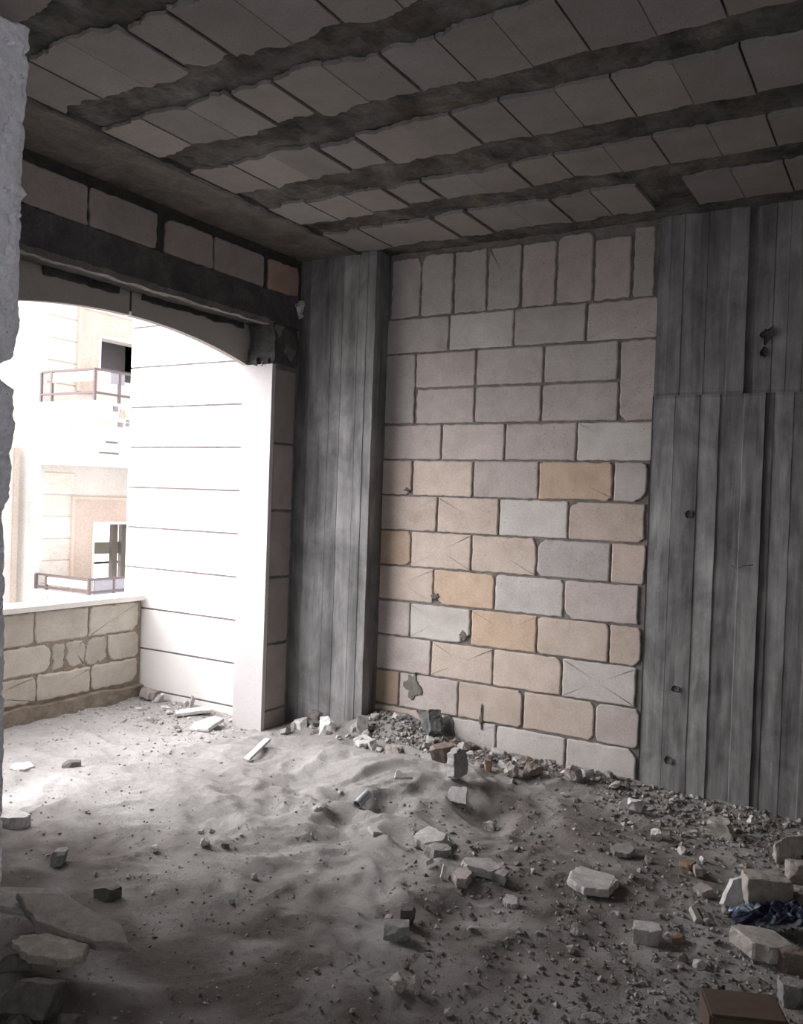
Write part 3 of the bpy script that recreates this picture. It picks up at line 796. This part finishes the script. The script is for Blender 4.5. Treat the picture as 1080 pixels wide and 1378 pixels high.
# floors and back wall with tall openings, so that sky shows through
mb = MB()
zu = wins[0][3]; zw = wins[1][3]
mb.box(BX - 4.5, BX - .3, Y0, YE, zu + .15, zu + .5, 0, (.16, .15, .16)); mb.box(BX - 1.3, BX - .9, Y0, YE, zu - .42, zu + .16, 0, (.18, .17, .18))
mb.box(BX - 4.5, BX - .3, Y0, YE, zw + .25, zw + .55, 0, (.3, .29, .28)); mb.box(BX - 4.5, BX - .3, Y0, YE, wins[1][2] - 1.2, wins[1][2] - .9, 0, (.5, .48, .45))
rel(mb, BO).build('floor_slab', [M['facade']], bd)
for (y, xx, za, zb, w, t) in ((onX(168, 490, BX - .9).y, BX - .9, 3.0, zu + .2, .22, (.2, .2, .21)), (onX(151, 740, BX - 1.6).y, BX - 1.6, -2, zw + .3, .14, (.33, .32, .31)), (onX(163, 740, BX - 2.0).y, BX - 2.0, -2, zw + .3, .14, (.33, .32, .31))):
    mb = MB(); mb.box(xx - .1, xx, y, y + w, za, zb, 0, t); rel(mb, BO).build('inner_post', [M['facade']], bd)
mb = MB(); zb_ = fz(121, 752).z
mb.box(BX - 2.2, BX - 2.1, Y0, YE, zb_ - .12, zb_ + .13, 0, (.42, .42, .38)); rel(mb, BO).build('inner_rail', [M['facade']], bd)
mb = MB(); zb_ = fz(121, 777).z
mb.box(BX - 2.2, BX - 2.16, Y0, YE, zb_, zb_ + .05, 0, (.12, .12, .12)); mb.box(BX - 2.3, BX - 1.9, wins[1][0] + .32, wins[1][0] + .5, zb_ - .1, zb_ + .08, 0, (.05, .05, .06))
rel(mb, BO).build('inner_rail', [M['facade']], bd)
# balconies
BF = -11.5
for (ztop, zbot, zr0, zr1, dz) in ((1.365 + EYE, .36 + EYE, 1.55 + EYE, 1.93 + EYE, 0), (-1.80 + EYE, -3.0 + EYE, -1.71 + EYE, -1.50 + EYE, 1)):
    mb = MB()
    mb.box(BX, BF + .01, 9.335, YE, zbot, zbot + .50, 0, (.72, .70, .66))                       # slab and smooth fascia
    mb.box(BX + .02, BF, 9.345, 9.47, zbot + .5, ztop, 0, (.66, .63, .57)); mb.box(BF - .12, BF + .006, 9.352, YE, zbot + .49, ztop - .001, 0, (.70, .665, .60))
    mb.box(BX, BF + .05, 9.33, 9.50, ztop, ztop + .05, 0, (.75, .73, .70)); mb.box(BF - .15, BF + .04, 9.50, YE, ztop, ztop + .048, 0, (.75, .73, .70))
    # rough exposed stones on the parapet
    for k in range(26):
        yy = rnd.uniform(9.55, 11.2); z = ztop - rnd.uniform(.06, .36); w = rnd.uniform(.05, .12)
        mb.box(BF, BF + rnd.uniform(.012, .035), yy, yy + w, z, z + rnd.uniform(.03, .09), 0, rnd.choice(((.50, .40, .30), (.58, .48, .36), (.25, .22, .2))))
    for k in range(8):
        xx = rnd.uniform(BX + .1, BF - .5); z = ztop - rnd.uniform(.1, .8)
        mb.box(xx, xx + rnd.uniform(.1, .4), 9.325 - k * .0013, 9.35, z, z + .10, 0, (.66, .60, .46))
    for (yy, z, w) in ((9.62, ztop - .62, .25), (9.5, ztop - .8, .4)):
        mb.box(BF, BF + .02, yy, yy + w, z, z + .03, 0, (.2, .18, .16))
    bo = rel(mb, BO).build('balcony', [M['facade']], bd)
    mb = MB()
    A = Vector((BX + .03, 9.40, 0)); Bc = Vector((BF - .02, 9.40, 0)); Cc = Vector((BF - .02, YE, 0))
    def zz_(v_, z): return (v_.x, v_.y, z)
    for (P, Q) in ((A, Bc), (Bc, Cc)):
        for z in (zr0, zr1): mb.bar(zz_(P, z), zz_(Q, z), .035, .035, 0)
    for P in (A, A + Vector((.28, 0, 0)), Bc, Bc + Vector((0, .5, 0)), Bc + Vector((0, 1.6, 0)), Bc + Vector((0, 2.7, 0))):
        mb.bar(zz_(P, ztop + .03), zz_(P, zr1), .04, .04, 0)
    ra = rel(mb, BO).build('railing', [M['rail']], bo)
    mb = MB(); hh = (zr1 - zr0)
    mb.box(A.x + .30, Bc.x - .03, 9.39, 9.41, zr1 - hh * (.5 if dz == 0 else .75), zr1 - .03, 0); rel(mb, BO).build('rail_panel', [M['rail_panel']], ra)
    mb = MB()
    if dz == 0: mb.box(BF - .03, BF - .01, 9.72, 10.0, zr1 - .2, zr1, 0)
    else: mb.box(BF - .03, BF - .01, 9.5, 12, zr0 - .05, zr1 - .02, 0)
    rel(mb, BO).build('rail_plate', [plain('grey_rail_plate', (.30, .28, .28), .6)], ra)
# wing beside it
wg = empty('pale_building_wing', (-14.2, 9, -7)); tag(wg, 'narrow cream wall strip left of the apartment building, lower part', 'building')
mb = MB(); WGX = -13.3
mb.box(WGX - .5, WGX, 8.2, 9.30, -7, fz(30, 590, WGX).z, 0, (.62, .58, .52)); rel(mb, (-14.2, 9, -7)).build('wall', [M['facade']], wg)
mb = MB(); a = fz(16, 700, WGX).y; b_ = min(9.3, fz(33, 700, WGX).y)
mb.box(WGX, WGX + .04, a, b_, -2, fz(30, 604, WGX).z, 0, (.52, .44, .37)); rel(mb, (-14.2, 9, -7)).build('corner_strip', [M['facade']], wg)

# ground outside
mb = MB(); mb.box(-60, -3.7, -40, 60, -7.2, -7, 0); o = mb.build('ground', [M['ground']]); tag(o, kind='structure')
mb = MB(); mb.box(-4.8, -3.0, 1.4, 4.26, -.5, -.12, 0, (2, 2, 2)); mb.box(-3.6, 2.8, -4.2, 4.6, -.5, -.15, 0); o = mb.build('floor', [M['mortar']]); tag(o, kind='structure')

# ------------------------------------------------------------------ rubble
TINT = dict(white=(.72, .71, .69), pale=(.52, .51, .49), cream=(.48, .45, .41), grey=(.33, .325, .315), dark=(.16, .15, .14), pink=(.44, .395, .37),
            brown=(.24, .20, .17), brick=(.33, .23, .17), blue=(.45, .50, .58))
def put(name, kind, u, v, w, h, tint, label, cat, th=.03, yaw=0, tilt=(0, 0), lift=0.0, seed=None, group=None, dk=.8, sides=6, irr=.25, n=16, D=None):
    """(u, v): middle of the thing's foot on the ground; w, h: its size in the photo's pixels, turned into metres at its distance"""
    global _sd
    _sd += 1; seed = seed or _sd
    p, mp = hitw(u, v)
    dist = math.hypot(p.x, p.y); head = math.atan2(p.y, p.x) - math.pi / 2
    t = TINT[tint] if isinstance(tint, str) else tint
    if kind == 'plate':
        W_ = w * mp; D_ = D or min(h * mp * dist / EYE, W_ * 2.2)
        bm = plate(seed, W_, D_, th, sides, irr); z = th * .42
    elif kind == 'stand':            # plate standing on its edge: h is its height
        bm = plate(seed, w * mp, h * mp, th, sides, irr)
        bmesh.ops.rotate(bm, verts=bm.verts, cent=(0, 0, 0), matrix=Matrix.Rotation(R(90), 3, 'X')); z = h * mp * .44
    elif kind == 'rock':
        bm = hull_rock(seed, (w * mp, w * mp * dk, h * mp), n, .05); z = h * mp * .36
    elif kind == 'block':
        bm = hull_rock(seed, (w * mp, w * mp * dk, h * mp), 22, .03, box=True); z = h * mp * .38
    f_ = rnd.uniform(.93, 1.07); me = bm_mesh(bm, name, tuple(q * f_ for q in t))
    o = link(name, me, M['rock'])
    o.location = (p.x, p.y, p.z + z + lift)
    o.rotation_euler = (R(tilt[0]), R(tilt[1]), head + R(yaw))
    tag(o, label, cat, group); return o
_sd = 100

put('stone_slab', 'plate', 797, 1194, 74, 38, 'pale', 'large pale many-sided stone slab lying flat in the open right half of the floor', 'slab', .028, 0, (0, 3), seed=311, sides=7, irr=.18, lift=.008)
o = put('stone_slab', 'stand', 985, 1228, 34, 56, 'white', 'whitish stone slab standing on edge and leaning left, right of the small striped tile piece', 'slab', .035, 15, (-25, 22), seed=305, sides=5)
put('tile_shard', 'plate', 944, 1236, 26, 18, 'cream', 'small cream tile piece with a dark stripe at the foot of the leaning whitish slab', 'tile', .02, 30, (18, 12), sides=4, irr=.1)
put('stone_block', 'block', 875, 1266, 46, 24, 'pale', 'pale broken stone with a flat top beside the orange brick bit', 'stone', seed=411)
put('brick_fragment', 'block', 912, 1268, 18, 12, 'brick', 'small orange brick bit touching the pale flat-topped stone', 'brick')
put('stone_slab', 'plate', 1026, 1292, 100, 24, 'cream', 'long cream stone slab under the blue and black cloth at the right edge', 'slab', .055, -4, (3, 2), seed=515, sides=6, irr=.12, lift=.03)
put('rubble_stone', 'block', 1060, 1300, 60, 34, 'brown', 'brownish stone under the right end of the long cream slab', 'stone')
put('stone_block', 'block', 1025, 1205, 62, 40, 'cream', 'big cream block with a brown shaded side behind the cloth', 'stone', yaw=25, seed=222)
put('stone_block', 'block', 1062, 1160, 44, 44, 'cream', 'cream block at the right edge against the board-marked wall', 'stone', yaw=10, seed=223)
put('stone_block', 'block', 1078, 1186, 40, 30, 'pink', 'pinkish block cut off by the right edge of the view behind the cloth', 'stone', yaw=20)
put('stone_block', 'block', 968, 1124, 40, 22, 'cream', 'lone cream flat block at the foot of the board-marked concrete wall', 'stone', seed=226)
put('rubble_stone', 'rock', 1012, 1108, 16, 16, 'white', 'small pointed white stone at the concrete wall, right of the lone flat block', 'stone')
put('rubble_stone', 'block', 856, 1092, 24, 18, 'white', 'whitest blocky stone where the block wall meets the concrete wall', 'stone', seed=227)
put('rubble_stone', 'block', 838, 1088, 16, 14, 'pink', 'pinkish stone just left of the whitest blocky stone by the wall', 'stone')
put('rubble_stone', 'rock', 880, 1128, 22, 16, 'white', 'white rounded stone in front of the corner of block wall and concrete wall', 'stone')
put('stone_slab', 'plate', 838, 1152, 40, 14, 'grey', 'thin grey slab tilted with a dark gap under it, above the large pale slab', 'slab', .02, 0, (12, 0), lift=.015)
put('stone_slab', 'stand', 617, 1082, 30, 28, 'white', 'bright white trapezoid stone piece leaning on the mound in mid floor', 'slab', .03, -10, (-30, 0), seed=611, sides=4, irr=.15)
put('stone_slab', 'stand', 614, 1048, 34, 44, 'grey', 'grey rounded slab standing on edge with a pale left rim near the block wall', 'slab', .05, 40, (-12, 6), seed=618, sides=7, irr=.08)
put('stone_slab', 'stand', 542, 1054, 30, 24, 'pale', 'pale triangular slab leaning back on the dust left of the white trapezoid', 'slab', .02, 10, (-45, 0), seed=620, sides=3, irr=.15)
put('tile_strip', 'plate', 346, 1017, 10, 36, 'white', 'long narrow white tile strip lying diagonally on the dust', 'tile', .014, -28, (12, 0), sides=4, irr=.02, seed=70, lift=.03, D=.26)
put('stone_slab', 'plate', 279, 980, 54, 15, 'white', 'white flat slab propped up beside the foot of the jamb', 'slab', .022, 8, (6, -10), lift=.025, seed=71, sides=5)
put('stone_slab', 'plate', 20, 1112, 52, 16, 'white', 'white flat stone lying at the left edge by the broken wall end', 'slab', .05, 0, (0, 0), seed=72, lift=.005)
put('stone_slab', 'plate', 30, 1034, 34, 10, 'white', 'thin white flake on the bright dust near the left edge', 'slab', .012, 0, (2, 0), lift=.005)
put('rubble_stone', 'block', 96, 1032, 24, 10, 'dark', 'small dark clump on the bright dust in front of the parapet', 'stone')
put('stone_slab', 'plate', 578, 1140, 52, 22, 'pale', 'pale slab tilted on top of the central rubble heap', 'slab', .035, 20, (10, -10), lift=.02, seed=801)
put('stone_slab', 'plate', 588, 1151, 46, 16, 'grey', 'grey slab lying under the tilted pale slab of the central heap', 'slab', .04, -5, (0, 4), seed=802)
put('tile_shard', 'plate', 601, 1140, 10, 18, 'white', 'narrow white chip at the right end of the central heap', 'tile', .012, -30, (20, 0), sides=4, irr=.1, lift=.01)
put('stone_slab', 'plate', 648, 1176, 60, 20, 'pale', 'long pale slab right of the two upright white chips', 'slab', .03, 10, (4, 8), lift=.015, seed=803)
put('stone_slab', 'plate', 622, 1188, 34, 18, 'pink', 'pinkish slab below the long pale slab in the middle of the floor', 'slab', .035, -10, (8, 0), lift=.01)
put('rubble_stone', 'block', 668, 1186, 30, 14, 'grey', 'grey stone at the right end of the long pale slab', 'stone')
put('tile_shard', 'stand', 596, 1182, 8, 18, 'white', 'upright narrow white chip in mid floor, the right one of two', 'tile', .01, 10, (-15, 8), sides=4, irr=.1)
put('tile_shard', 'stand', 577, 1166, 14, 12, 'white', 'white chip between the central heap and the upright narrow chip', 'tile', .012, 40, (-35, 0), sides=4, irr=.15)
put('plaster_scrap', 'plate', 686, 1218, 32, 16, 'pale', 'crumpled pale grey scrap lying left of the large pale slab', 'scrap', .025, 20, (10, -12), sides=7, irr=.4)
put('rubble_stone', 'rock', 657, 1117, 20, 16, 'pale', 'pale stone alone in the dark hollow in mid floor', 'stone')
put('rubble_stone', 'rock', 776, 1257, 20, 19, 'pale', 'pale knobbly stone below the large pale slab, the upper of two', 'stone')
put('rubble_stone', 'rock', 767, 1281, 20, 14, 'cream', 'cream stone just below the pale knobbly stone', 'stone')
put('rubble_stone', 'rock', 537, 1332, 30, 24, 'cream', 'cream rounded stone near the bottom of the view, left one of a touching pair', 'stone', seed=91)
put('rubble_stone', 'rock', 559, 1333, 18, 26, 'cream', 'cream narrow stone near the bottom of the view, right one of a touching pair', 'stone', seed=92)
put('rubble_stone', 'rock', 604, 1366, 16, 13, 'pale', 'small pale stone at the very bottom of the view below the touching pair', 'stone')
put('rubble_stone', 'block', 533, 1262, 34, 22, 'grey', 'grey lump in the dim ground above the touching pair of cream stones', 'stone')
put('rubble_stone', 'rock', 524, 1250, 14, 16, 'cream', 'cream pebble set on the grey lump in the dim ground', 'stone', lift=.02)
put('rubble_stone', 'block', 548, 1246, 20, 26, 'dark', 'dark upright lump right of the cream pebble in the dim ground', 'stone')
put('rubble_stone', 'rock', 342, 1183, 12, 12, 'pale', 'small pale stone alone on the dim floor left of the view middle', 'stone')
put('rubble_stone', 'rock', 208, 1147, 12, 11, 'white', 'small white stone on the grey dust in the left half', 'stone')
put('rubble_stone', 'rock', 275, 1139, 14, 14, 'white', 'small white stone with a dark hollow beside it, right of another small white stone', 'stone')
put('rubble_stone', 'rock', 303, 1141, 12, 8, 'dark', 'small dark stone near the white one beside a hollow', 'stone')
put('rubble_stone', 'block', 80, 1160, 24, 18, 'grey', 'grey stone on the dust near the left edge, above the stacked slabs', 'stone')
put('rubble_stone', 'block', 145, 1207, 36, 16, 'dark', 'dark stone on the dim floor just above the stacked slabs', 'stone')
put('rubble_stone', 'rock', 940, 1304, 18, 14, 'white', 'small white stone with a dark shadow above the brown board', 'stone')
put('tile_shard', 'plate', 505, 1121, 20, 9, 'cream', 'short cream stick-like tile bit lying on the dust in mid floor', 'tile', .018, 30, (0, 6), sides=4, irr=.1)
put('rubble_stone', 'rock', 427, 1091, 12, 9, 'white', 'small white pebble left of the metal pipe stub', 'stone')
put('stone_slab', 'plate', 945, 1204, 30, 16, 'cream', 'cream slab piece lying up and left of the leaning whitish slab', 'slab', .03, -30, (8, 0))
put('rubble_stone', 'block', 938, 1180, 20, 16, 'pink', 'pinkish stone above the cream slab piece left of the leaning whitish slab', 'stone')
put('brick_fragment', 'block', 925, 1172, 22, 14, 'brick', 'reddish brick bit on the dark soil in front of the concrete wall', 'brick')
# along the foot of the column and block wall
put('stone_block', 'block', 401, 979, 24, 15, 'white', 'white squared stone at the foot of the column', 'stone', seed=93)
put('rubble_stone', 'block', 487, 985, 16, 34, 'grey', 'grey stone standing upright at the corner of column and block wall', 'stone', dk=.9, seed=94)
put('rubble_stone', 'block', 438, 985, 26, 22, 'white', 'chunky white stone in front of the column', 'stone', seed=95)
put('stone_slab', 'plate', 489, 1001, 34, 12, 'white', 'flat white slab in front of the grey upright stone', 'slab', .02, 0, (5, 0), lift=.01)
put('rubble_stone', 'block', 425, 972, 22, 20, 'pink', 'pinkish stone against the front of the column', 'stone')
put('rubble_stone', 'rock', 583, 990, 48, 42, (.20, .21, .20), 'dark grey-green cement lump against the foot of the block wall', 'stone', dk=.5, seed=96)
put('rubble_stone', 'block', 590, 1022, 40, 22, 'brown', 'brown stone in front of the dark grey-green cement lump', 'stone')
put('rubble_stone', 'rock', 716, 1045, 30, 24, 'brown', 'brownish rounded stone by the foot of the block wall', 'stone', seed=97)
put('rubble_stone', 'rock', 689, 1045, 24, 26, 'cream', 'cream stone tipped with orange by the foot of the block wall', 'stone')
put('brick_fragment', 'block', 657, 1038, 12, 18, 'brick', 'orange brick bit in the rubble ridge below the third block joint', 'brick')
put('rubble_stone', 'rock', 772, 1048, 26, 22, 'pink', 'pinkish grey stone by the wall foot, near the middle of the ridge', 'stone')
# balcony
put('stone_slab', 'plate', 204, 938, 34, 14, 'pink', 'pinkish slab at the corner of parapet and white wall', 'slab', .05, 10, (0, 8), lift=.01, seed=98)
put('stone_block', 'block', 212, 944, 16, 12, 'white', 'white chunk in front of the pinkish corner slab on the balcony', 'stone')
put('tile_strip', 'plate', 262, 962, 50, 6, 'white', 'long white tile strip on the balcony floor at the foot of the white wall', 'tile', .02, 12, (0, -4), lift=.015, sides=4, irr=.05)
put('tile_strip', 'stand', 258, 952, 6, 18, 'pale', 'thin splinter poking up from the rubble at the white wall', 'tile', .015, 30, (-10, 25), sides=4, irr=.1)

# pipe stub
p, mp = hitw(480, 1088)
pts = []; bm = bmesh.new(); r0, r1, Lp, n = .021, .017, .085, 20
rings = []
for (rr, zz_p) in ((r0, 0), (r0, Lp * .5), (r0 * .95, Lp), (r1 * .95, Lp), (r1, 0)):
    rings.append([bm.verts.new((rr * math.cos(2 * math.pi * k / n), rr * math.sin(2 * math.pi * k / n), zz_p)) for k in range(n)])
for A, B in zip(rings, rings[1:] + rings[:1]):
    for k in range(n): bm.faces.new((A[k], A[(k + 1) % n], B[(k + 1) % n], B[k]))
bmesh.ops.recalc_face_normals(bm, faces=bm.faces)
me = bpy.data.meshes.new('pipe'); bm.to_mesh(me); bm.free()
o = link('pipe_stub', me, M['galv']); o.location = (p.x, p.y, p.z + .018); o.rotation_euler = (R(-68), 0, R(-5))
tag(o, 'short bluish metal pipe stub lying on the dust in mid floor', 'pipe')

# dark stripe of the small tile is a part of it
for q in [x for x in bpy.data.objects if x.get('label', '').startswith('small cream tile piece')]:
    bm = bmesh.new(); bmesh.ops.create_cube(bm, size=1); me = bm_mesh(bm, 'stripe', (.06, .06, .06))
    s = link('stripe', me, M['rock'], q); s.scale = (.008, .05, .003); s.location = (-.012, -.002, .0105)

# crumpled cloth
p, mp = hitw(1030, 1262)
n = 56; vs = []; fs = []
for j in range(n + 1):
    for i in range(n + 1):
        a, b_ = i / n - .5, j / n - .5
        x = a * .30; y = b_ * .13
        e = max(0, 1 - (2 * a) ** 4) * max(0, 1 - (2 * b_) ** 4)
        z = .02 * e + .7 * e * (.035 * abs(nz(a * 2, b_ * 2, 0, 3.3, 3)) + .05 * nz(a, b_ * 2, 0, 7, 8) + .02 * nz(a, b_, 0, 19, 2))
        x += .02 * nz(a, b_, 3, 7, 2); y += .025 * nz(a, b_, 6, 6, 4)
        vs.append((x, y, z))
fs = [(j * (n + 1) + i, j * (n + 1) + i + 1, (j + 1) * (n + 1) + i + 1, (j + 1) * (n + 1) + i) for j in range(n) for i in range(n)]
me = bpy.data.meshes.new('cloth'); me.from_pydata(vs, [], fs); me.update(); me.polygons.foreach_set('use_smooth', [True] * len(me.polygons))
o = link('crumpled_cloth', me, M['cloth']); o.location = (p.x + .03, p.y + .05, p.z + .06); o.rotation_euler = (0, R(-4), R(22))
md = o.modifiers.new('s', 'SOLIDIFY'); md.thickness = .003
tag(o, 'crumpled blue, white and black cloth lying on the slab at the right edge', 'cloth')

# brown board at the bottom right
p, mp = hitw(998, 1386)
bm = bmesh.new(); bmesh.ops.create_cube(bm, size=1)
for v_ in bm.verts: v_.co = Vector((v_.co.x * .21, v_.co.y * .13, v_.co.z * .08))
bmesh.ops.bevel(bm, geom=list(bm.edges), offset=.006, segments=2, affect='EDGES')
me = bpy.data.meshes.new('b'); bm.to_mesh(me); bm.free()
o = link('brown_block', me, M['card']); o.location = (p.x, p.y, p.z + .035); o.rotation_euler = (R(3), 0, R(24))
tag(o, 'flat brown block lying at the bottom right corner of the view', 'block')
put('rubble_stone', 'block', 1066, 1350, 40, 34, 'grey', 'grey broken stone at the right end of the flat brown block', 'stone')

# stacked broken boards, bottom left, resting on lumps
def big_slab(label, u, v, w, d, th, z, yaw, tilt, tint, seed, sides=6, irr=.15):
    p, mp = hitw(u, v); bm = plate(seed, w, d, th, sides, irr)
    o = link('broken_slab', bm_mesh(bm, 'broken_slab', tint), M['rock']); o.location = (p.x, p.y, p.z + z); o.rotation_euler = (R(tilt[0]), R(tilt[1]), R(yaw)); tag(o, label, 'slab'); return o
big_slab('long thin dusty slab on top of the stack at the bottom left', 95, 1304, .50, .17, .026, .150, 6, (7, 5), (.34, .30, .275), 41, 6)
big_slab('greyish slab at the back of the stack, by the broken wall end', 34, 1268, .32, .16, .022, .140, 25, (4, 2), (.40, .38, .365), 42, 5)
big_slab('lighter olive-grey slab below the long thin slab of the stack', 66, 1334, .28, .13, .024, .120, 18, (8, 0), (.42, .385, .33), 43, 7)
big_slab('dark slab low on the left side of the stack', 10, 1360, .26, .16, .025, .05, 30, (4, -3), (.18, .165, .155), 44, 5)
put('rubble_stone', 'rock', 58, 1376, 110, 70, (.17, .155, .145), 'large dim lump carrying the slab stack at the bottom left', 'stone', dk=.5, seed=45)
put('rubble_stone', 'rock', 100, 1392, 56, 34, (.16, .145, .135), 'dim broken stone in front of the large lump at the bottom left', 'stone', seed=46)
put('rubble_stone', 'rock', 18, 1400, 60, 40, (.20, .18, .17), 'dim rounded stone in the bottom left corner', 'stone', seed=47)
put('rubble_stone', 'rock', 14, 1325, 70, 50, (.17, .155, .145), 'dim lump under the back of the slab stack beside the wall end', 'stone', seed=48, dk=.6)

# counted small stones, in groups by where they lie
protos = []
for i in range(16):
    bm = hull_rock(900 + i, (1, rnd.uniform(.6, .95), rnd.uniform(.4, .8)), 12, .04, box=i % 3 == 0)
    t = TINT[['pale', 'grey', 'cream', 'pink', 'pale', 'grey', 'white', 'brown'][i % 8]]
    f_ = rnd.uniform(.85, 1.05); protos.append(bm_mesh(bm, 'small_stone', tuple(q * f_ for q in t))); protos[-1].materials.append(M['rock'])
whites = [i for i in range(16) if i % 8 in (0, 2, 4, 6)]
def scatter(n, fn, size, label, group, pool=None):
    k = 0
    while k < n:
        x, y = fn(); s = size[0] + (size[1] - size[0]) * rnd.random() ** 2
        me = protos[rnd.choice(pool) if pool else rnd.randrange(16)]
        o = bpy.data.objects.new('small_stone', me); COL.objects.link(o)
        o.scale = (s, s, s); o.location = (x, y, terrain(x, y, True) + s * .18)
        o.rotation_euler = (rnd.uniform(-.4, .4), rnd.uniform(-.4, .4), rnd.uniform(0, 6.28))
        tag(o, label, 'stone', group); k += 1
def ridge():
    x = rnd.uniform(-2.35, -1.1); return x, 4.42 - abs(rnd.gauss(0, .13)) - .01
def pxarea(u0, u1, v0, v1):
    def f():
        while True:
            u = rnd.uniform(u0, u1); v = rnd.uniform(v0, v1)
            p, _ = hitw(u, v)
            if p.y < 4.41: return p.x, p.y
    return f
scatter(83, ridge, (.025, .085), 'small broken stone in the rubble ridge along the foot of the block wall', 'rubble ridge along the block wall')
scatter(34, lambda: (lambda x: (x, rnd.uniform(4.05, 4.26 if x < -2.8 else 4.40)))(rnd.uniform(-3.25, -2.38)), (.03, .085), 'small pale broken stone heaped in the corner where column and block wall meet', 'small stones at the column', [0, 1, 2, 3, 4, 8, 9, 10, 12])
scatter(34, pxarea(880, 1078, 1090, 1130), (.015, .05), 'small broken stone on the gravel at the foot of the board-marked wall', 'small stones at the concrete wall')
scatter(36, pxarea(905, 1075, 1130, 1300), (.015, .055), 'small broken stone around the cloth and cream blocks at the right', 'small stones around the cloth')
scatter(26, pxarea(540, 700, 1110, 1230), (.012, .04), 'small broken stone scattered round the central rubble heap', 'small stones round the central heap')
scatter(30, pxarea(680, 900, 1070, 1370), (.012, .035), 'small stone scattered on the dark soil around the large pale slab', 'small stones on the dark soil')
scatter(28, pxarea(80, 540, 1000, 1240), (.010, .028), 'small pale stone scattered on the open dust left of the middle', 'small stones on the open dust', whites)
scatter(24, lambda: (rnd.uniform(-4.5, -3.6), rnd.uniform(3.75, 4.2)), (.02, .07), 'small pale stone chip on the balcony floor near the white wall', 'stone chips on the balcony', whites)
scatter(5, pxarea(420, 640, 1290, 1370), (.012, .03), 'small stone on the bare ground at the bottom of the view', 'small stones at the bottom')

# uncountable gravel
def gravel(name, n, fn, smin, smax, label, tints):
    mb = MB(); oct_ = [Vector(v) for v in ((1, 0, 0), (-1, 0, 0), (0, 1, 0), (0, -1, 0), (0, 0, 1), (0, 0, -1))]
    F8 = [(0, 2, 4), (2, 1, 4), (1, 3, 4), (3, 0, 4), (2, 0, 5), (1, 2, 5), (3, 1, 5), (0, 3, 5)]
    for _ in range(n):
        x, y = fn(); s = smin + (smax - smin) * rnd.random() ** 3; z = terrain(x, y, True) + s * .15
        E = Matrix.Rotation(rnd.uniform(0, 6.28), 3, 'Z') @ Matrix.Rotation(rnd.uniform(-.6, .6), 3, 'X')
        vs = [E @ Vector((v.x * s * rnd.uniform(.4, .8), v.y * s * rnd.uniform(.35, .7), v.z * s * rnd.uniform(.25, .5))) + Vector((x, y, z)) for v in oct_]
        t = rnd.choice(tints); f = rnd.uniform(.7, 1.1); mb.add(vs, F8, 0, tn(t, f))
    o = mb.build(name, [M['rock']]); tag(o, label, 'gravel', kind='stuff'); return o
TG = [TINT['pale'], TINT['grey'], TINT['grey'], TINT['cream'], TINT['grey'], TINT['dark'], TINT['brown']]
def rightzone():
    while True:
        u = rnd.uniform(540, 1100); v = rnd.uniform(1075, 1400)
        if rnd.random() > .25 + .75 * (u - 540) / 540: continue
        p, _ = hitw(u, v)
        if p.y < 4.42: return p.x, p.y
def ridge2():
    x = rnd.uniform(-2.8, -.3); return x, 4.43 - abs(rnd.gauss(0, .16 if x < -1.2 else .3))
gravel('gravel', 3600, ridge2, .006, .035, 'fine broken gravel strewn along the foot of the back walls', TG)
gravel('gravel', 4200, rightzone, .004, .022, 'fine gravel and grit over the dark soil in the right half of the floor', TG)
gravel('gravel', 1500, pxarea(5, 600, 985, 1378), .004, .014, 'sparse grit over the open dust in the left half of the floor', TG)
gravel('gravel', 1100, lambda: (rnd.uniform(-4.6, -3.4), 4.22 - abs(rnd.gauss(0, .5))), .005, .024, 'pale stone grit covering the balcony floor', [TINT['white'], TINT['pale'], TINT['cream']])


# ------------------------------------------------------------------ light
w = bpy.data.worlds.new('sky'); SC.world = w; w.use_nodes = True; nt = w.node_tree
bg = nt.nodes['Background']
tc = N(nt, 'ShaderNodeTexCoord')
d = N(nt, 'ShaderNodeVectorMath', operation='DOT_PRODUCT'); nt.links.new(tc.outputs['Generated'], d.inputs[0])
L = Vector((-.80, -.32, .50)).normalized(); d.inputs[1].default_value = L      # brightest part of the cloudy sky
mr = N(nt, 'ShaderNodeMapRange'); mr.inputs[1].default_value = .1; mr.inputs[2].default_value = 1.0; mr.inputs[3].default_value = 0; mr.inputs[4].default_value = 1
nt.links.new(d.outputs['Value'], mr.inputs[0])
pw = N(nt, 'ShaderNodeMath', operation='POWER'); pw.inputs[1].default_value = 3.0; nt.links.new(mr.outputs[0], pw.inputs[0])
c = mix(nt, (2.1, 2.12, 2.35), (12.2, 11.7, 12.0), pw.outputs[0])
nt.links.new(c, bg.inputs['Color']); bg.inputs['Strength'].default_value = SKY = 1.0

def portal(name, loc, rot, sx, sy):
    l = bpy.data.lights.new(name, 'AREA'); l.shape = 'RECTANGLE'; l.size = sx; l.size_y = sy
    l.cycles.is_portal = True
    o = bpy.data.objects.new(name, l); COL.objects.link(o); o.location = loc; o.rotation_euler = rot
    return o

SC.view_settings.view_transform = 'Standard'; SC.view_settings.look = 'None'
SC.view_settings.gamma = 1; SC.view_settings.use_curve_mapping = False
SC.view_settings.exposure = 0.35
SC.cycles.max_bounces = 10; SC.cycles.diffuse_bounces = 8
SC.cycles.use_denoising = True
SC.cycles.sample_clamp_indirect = 8
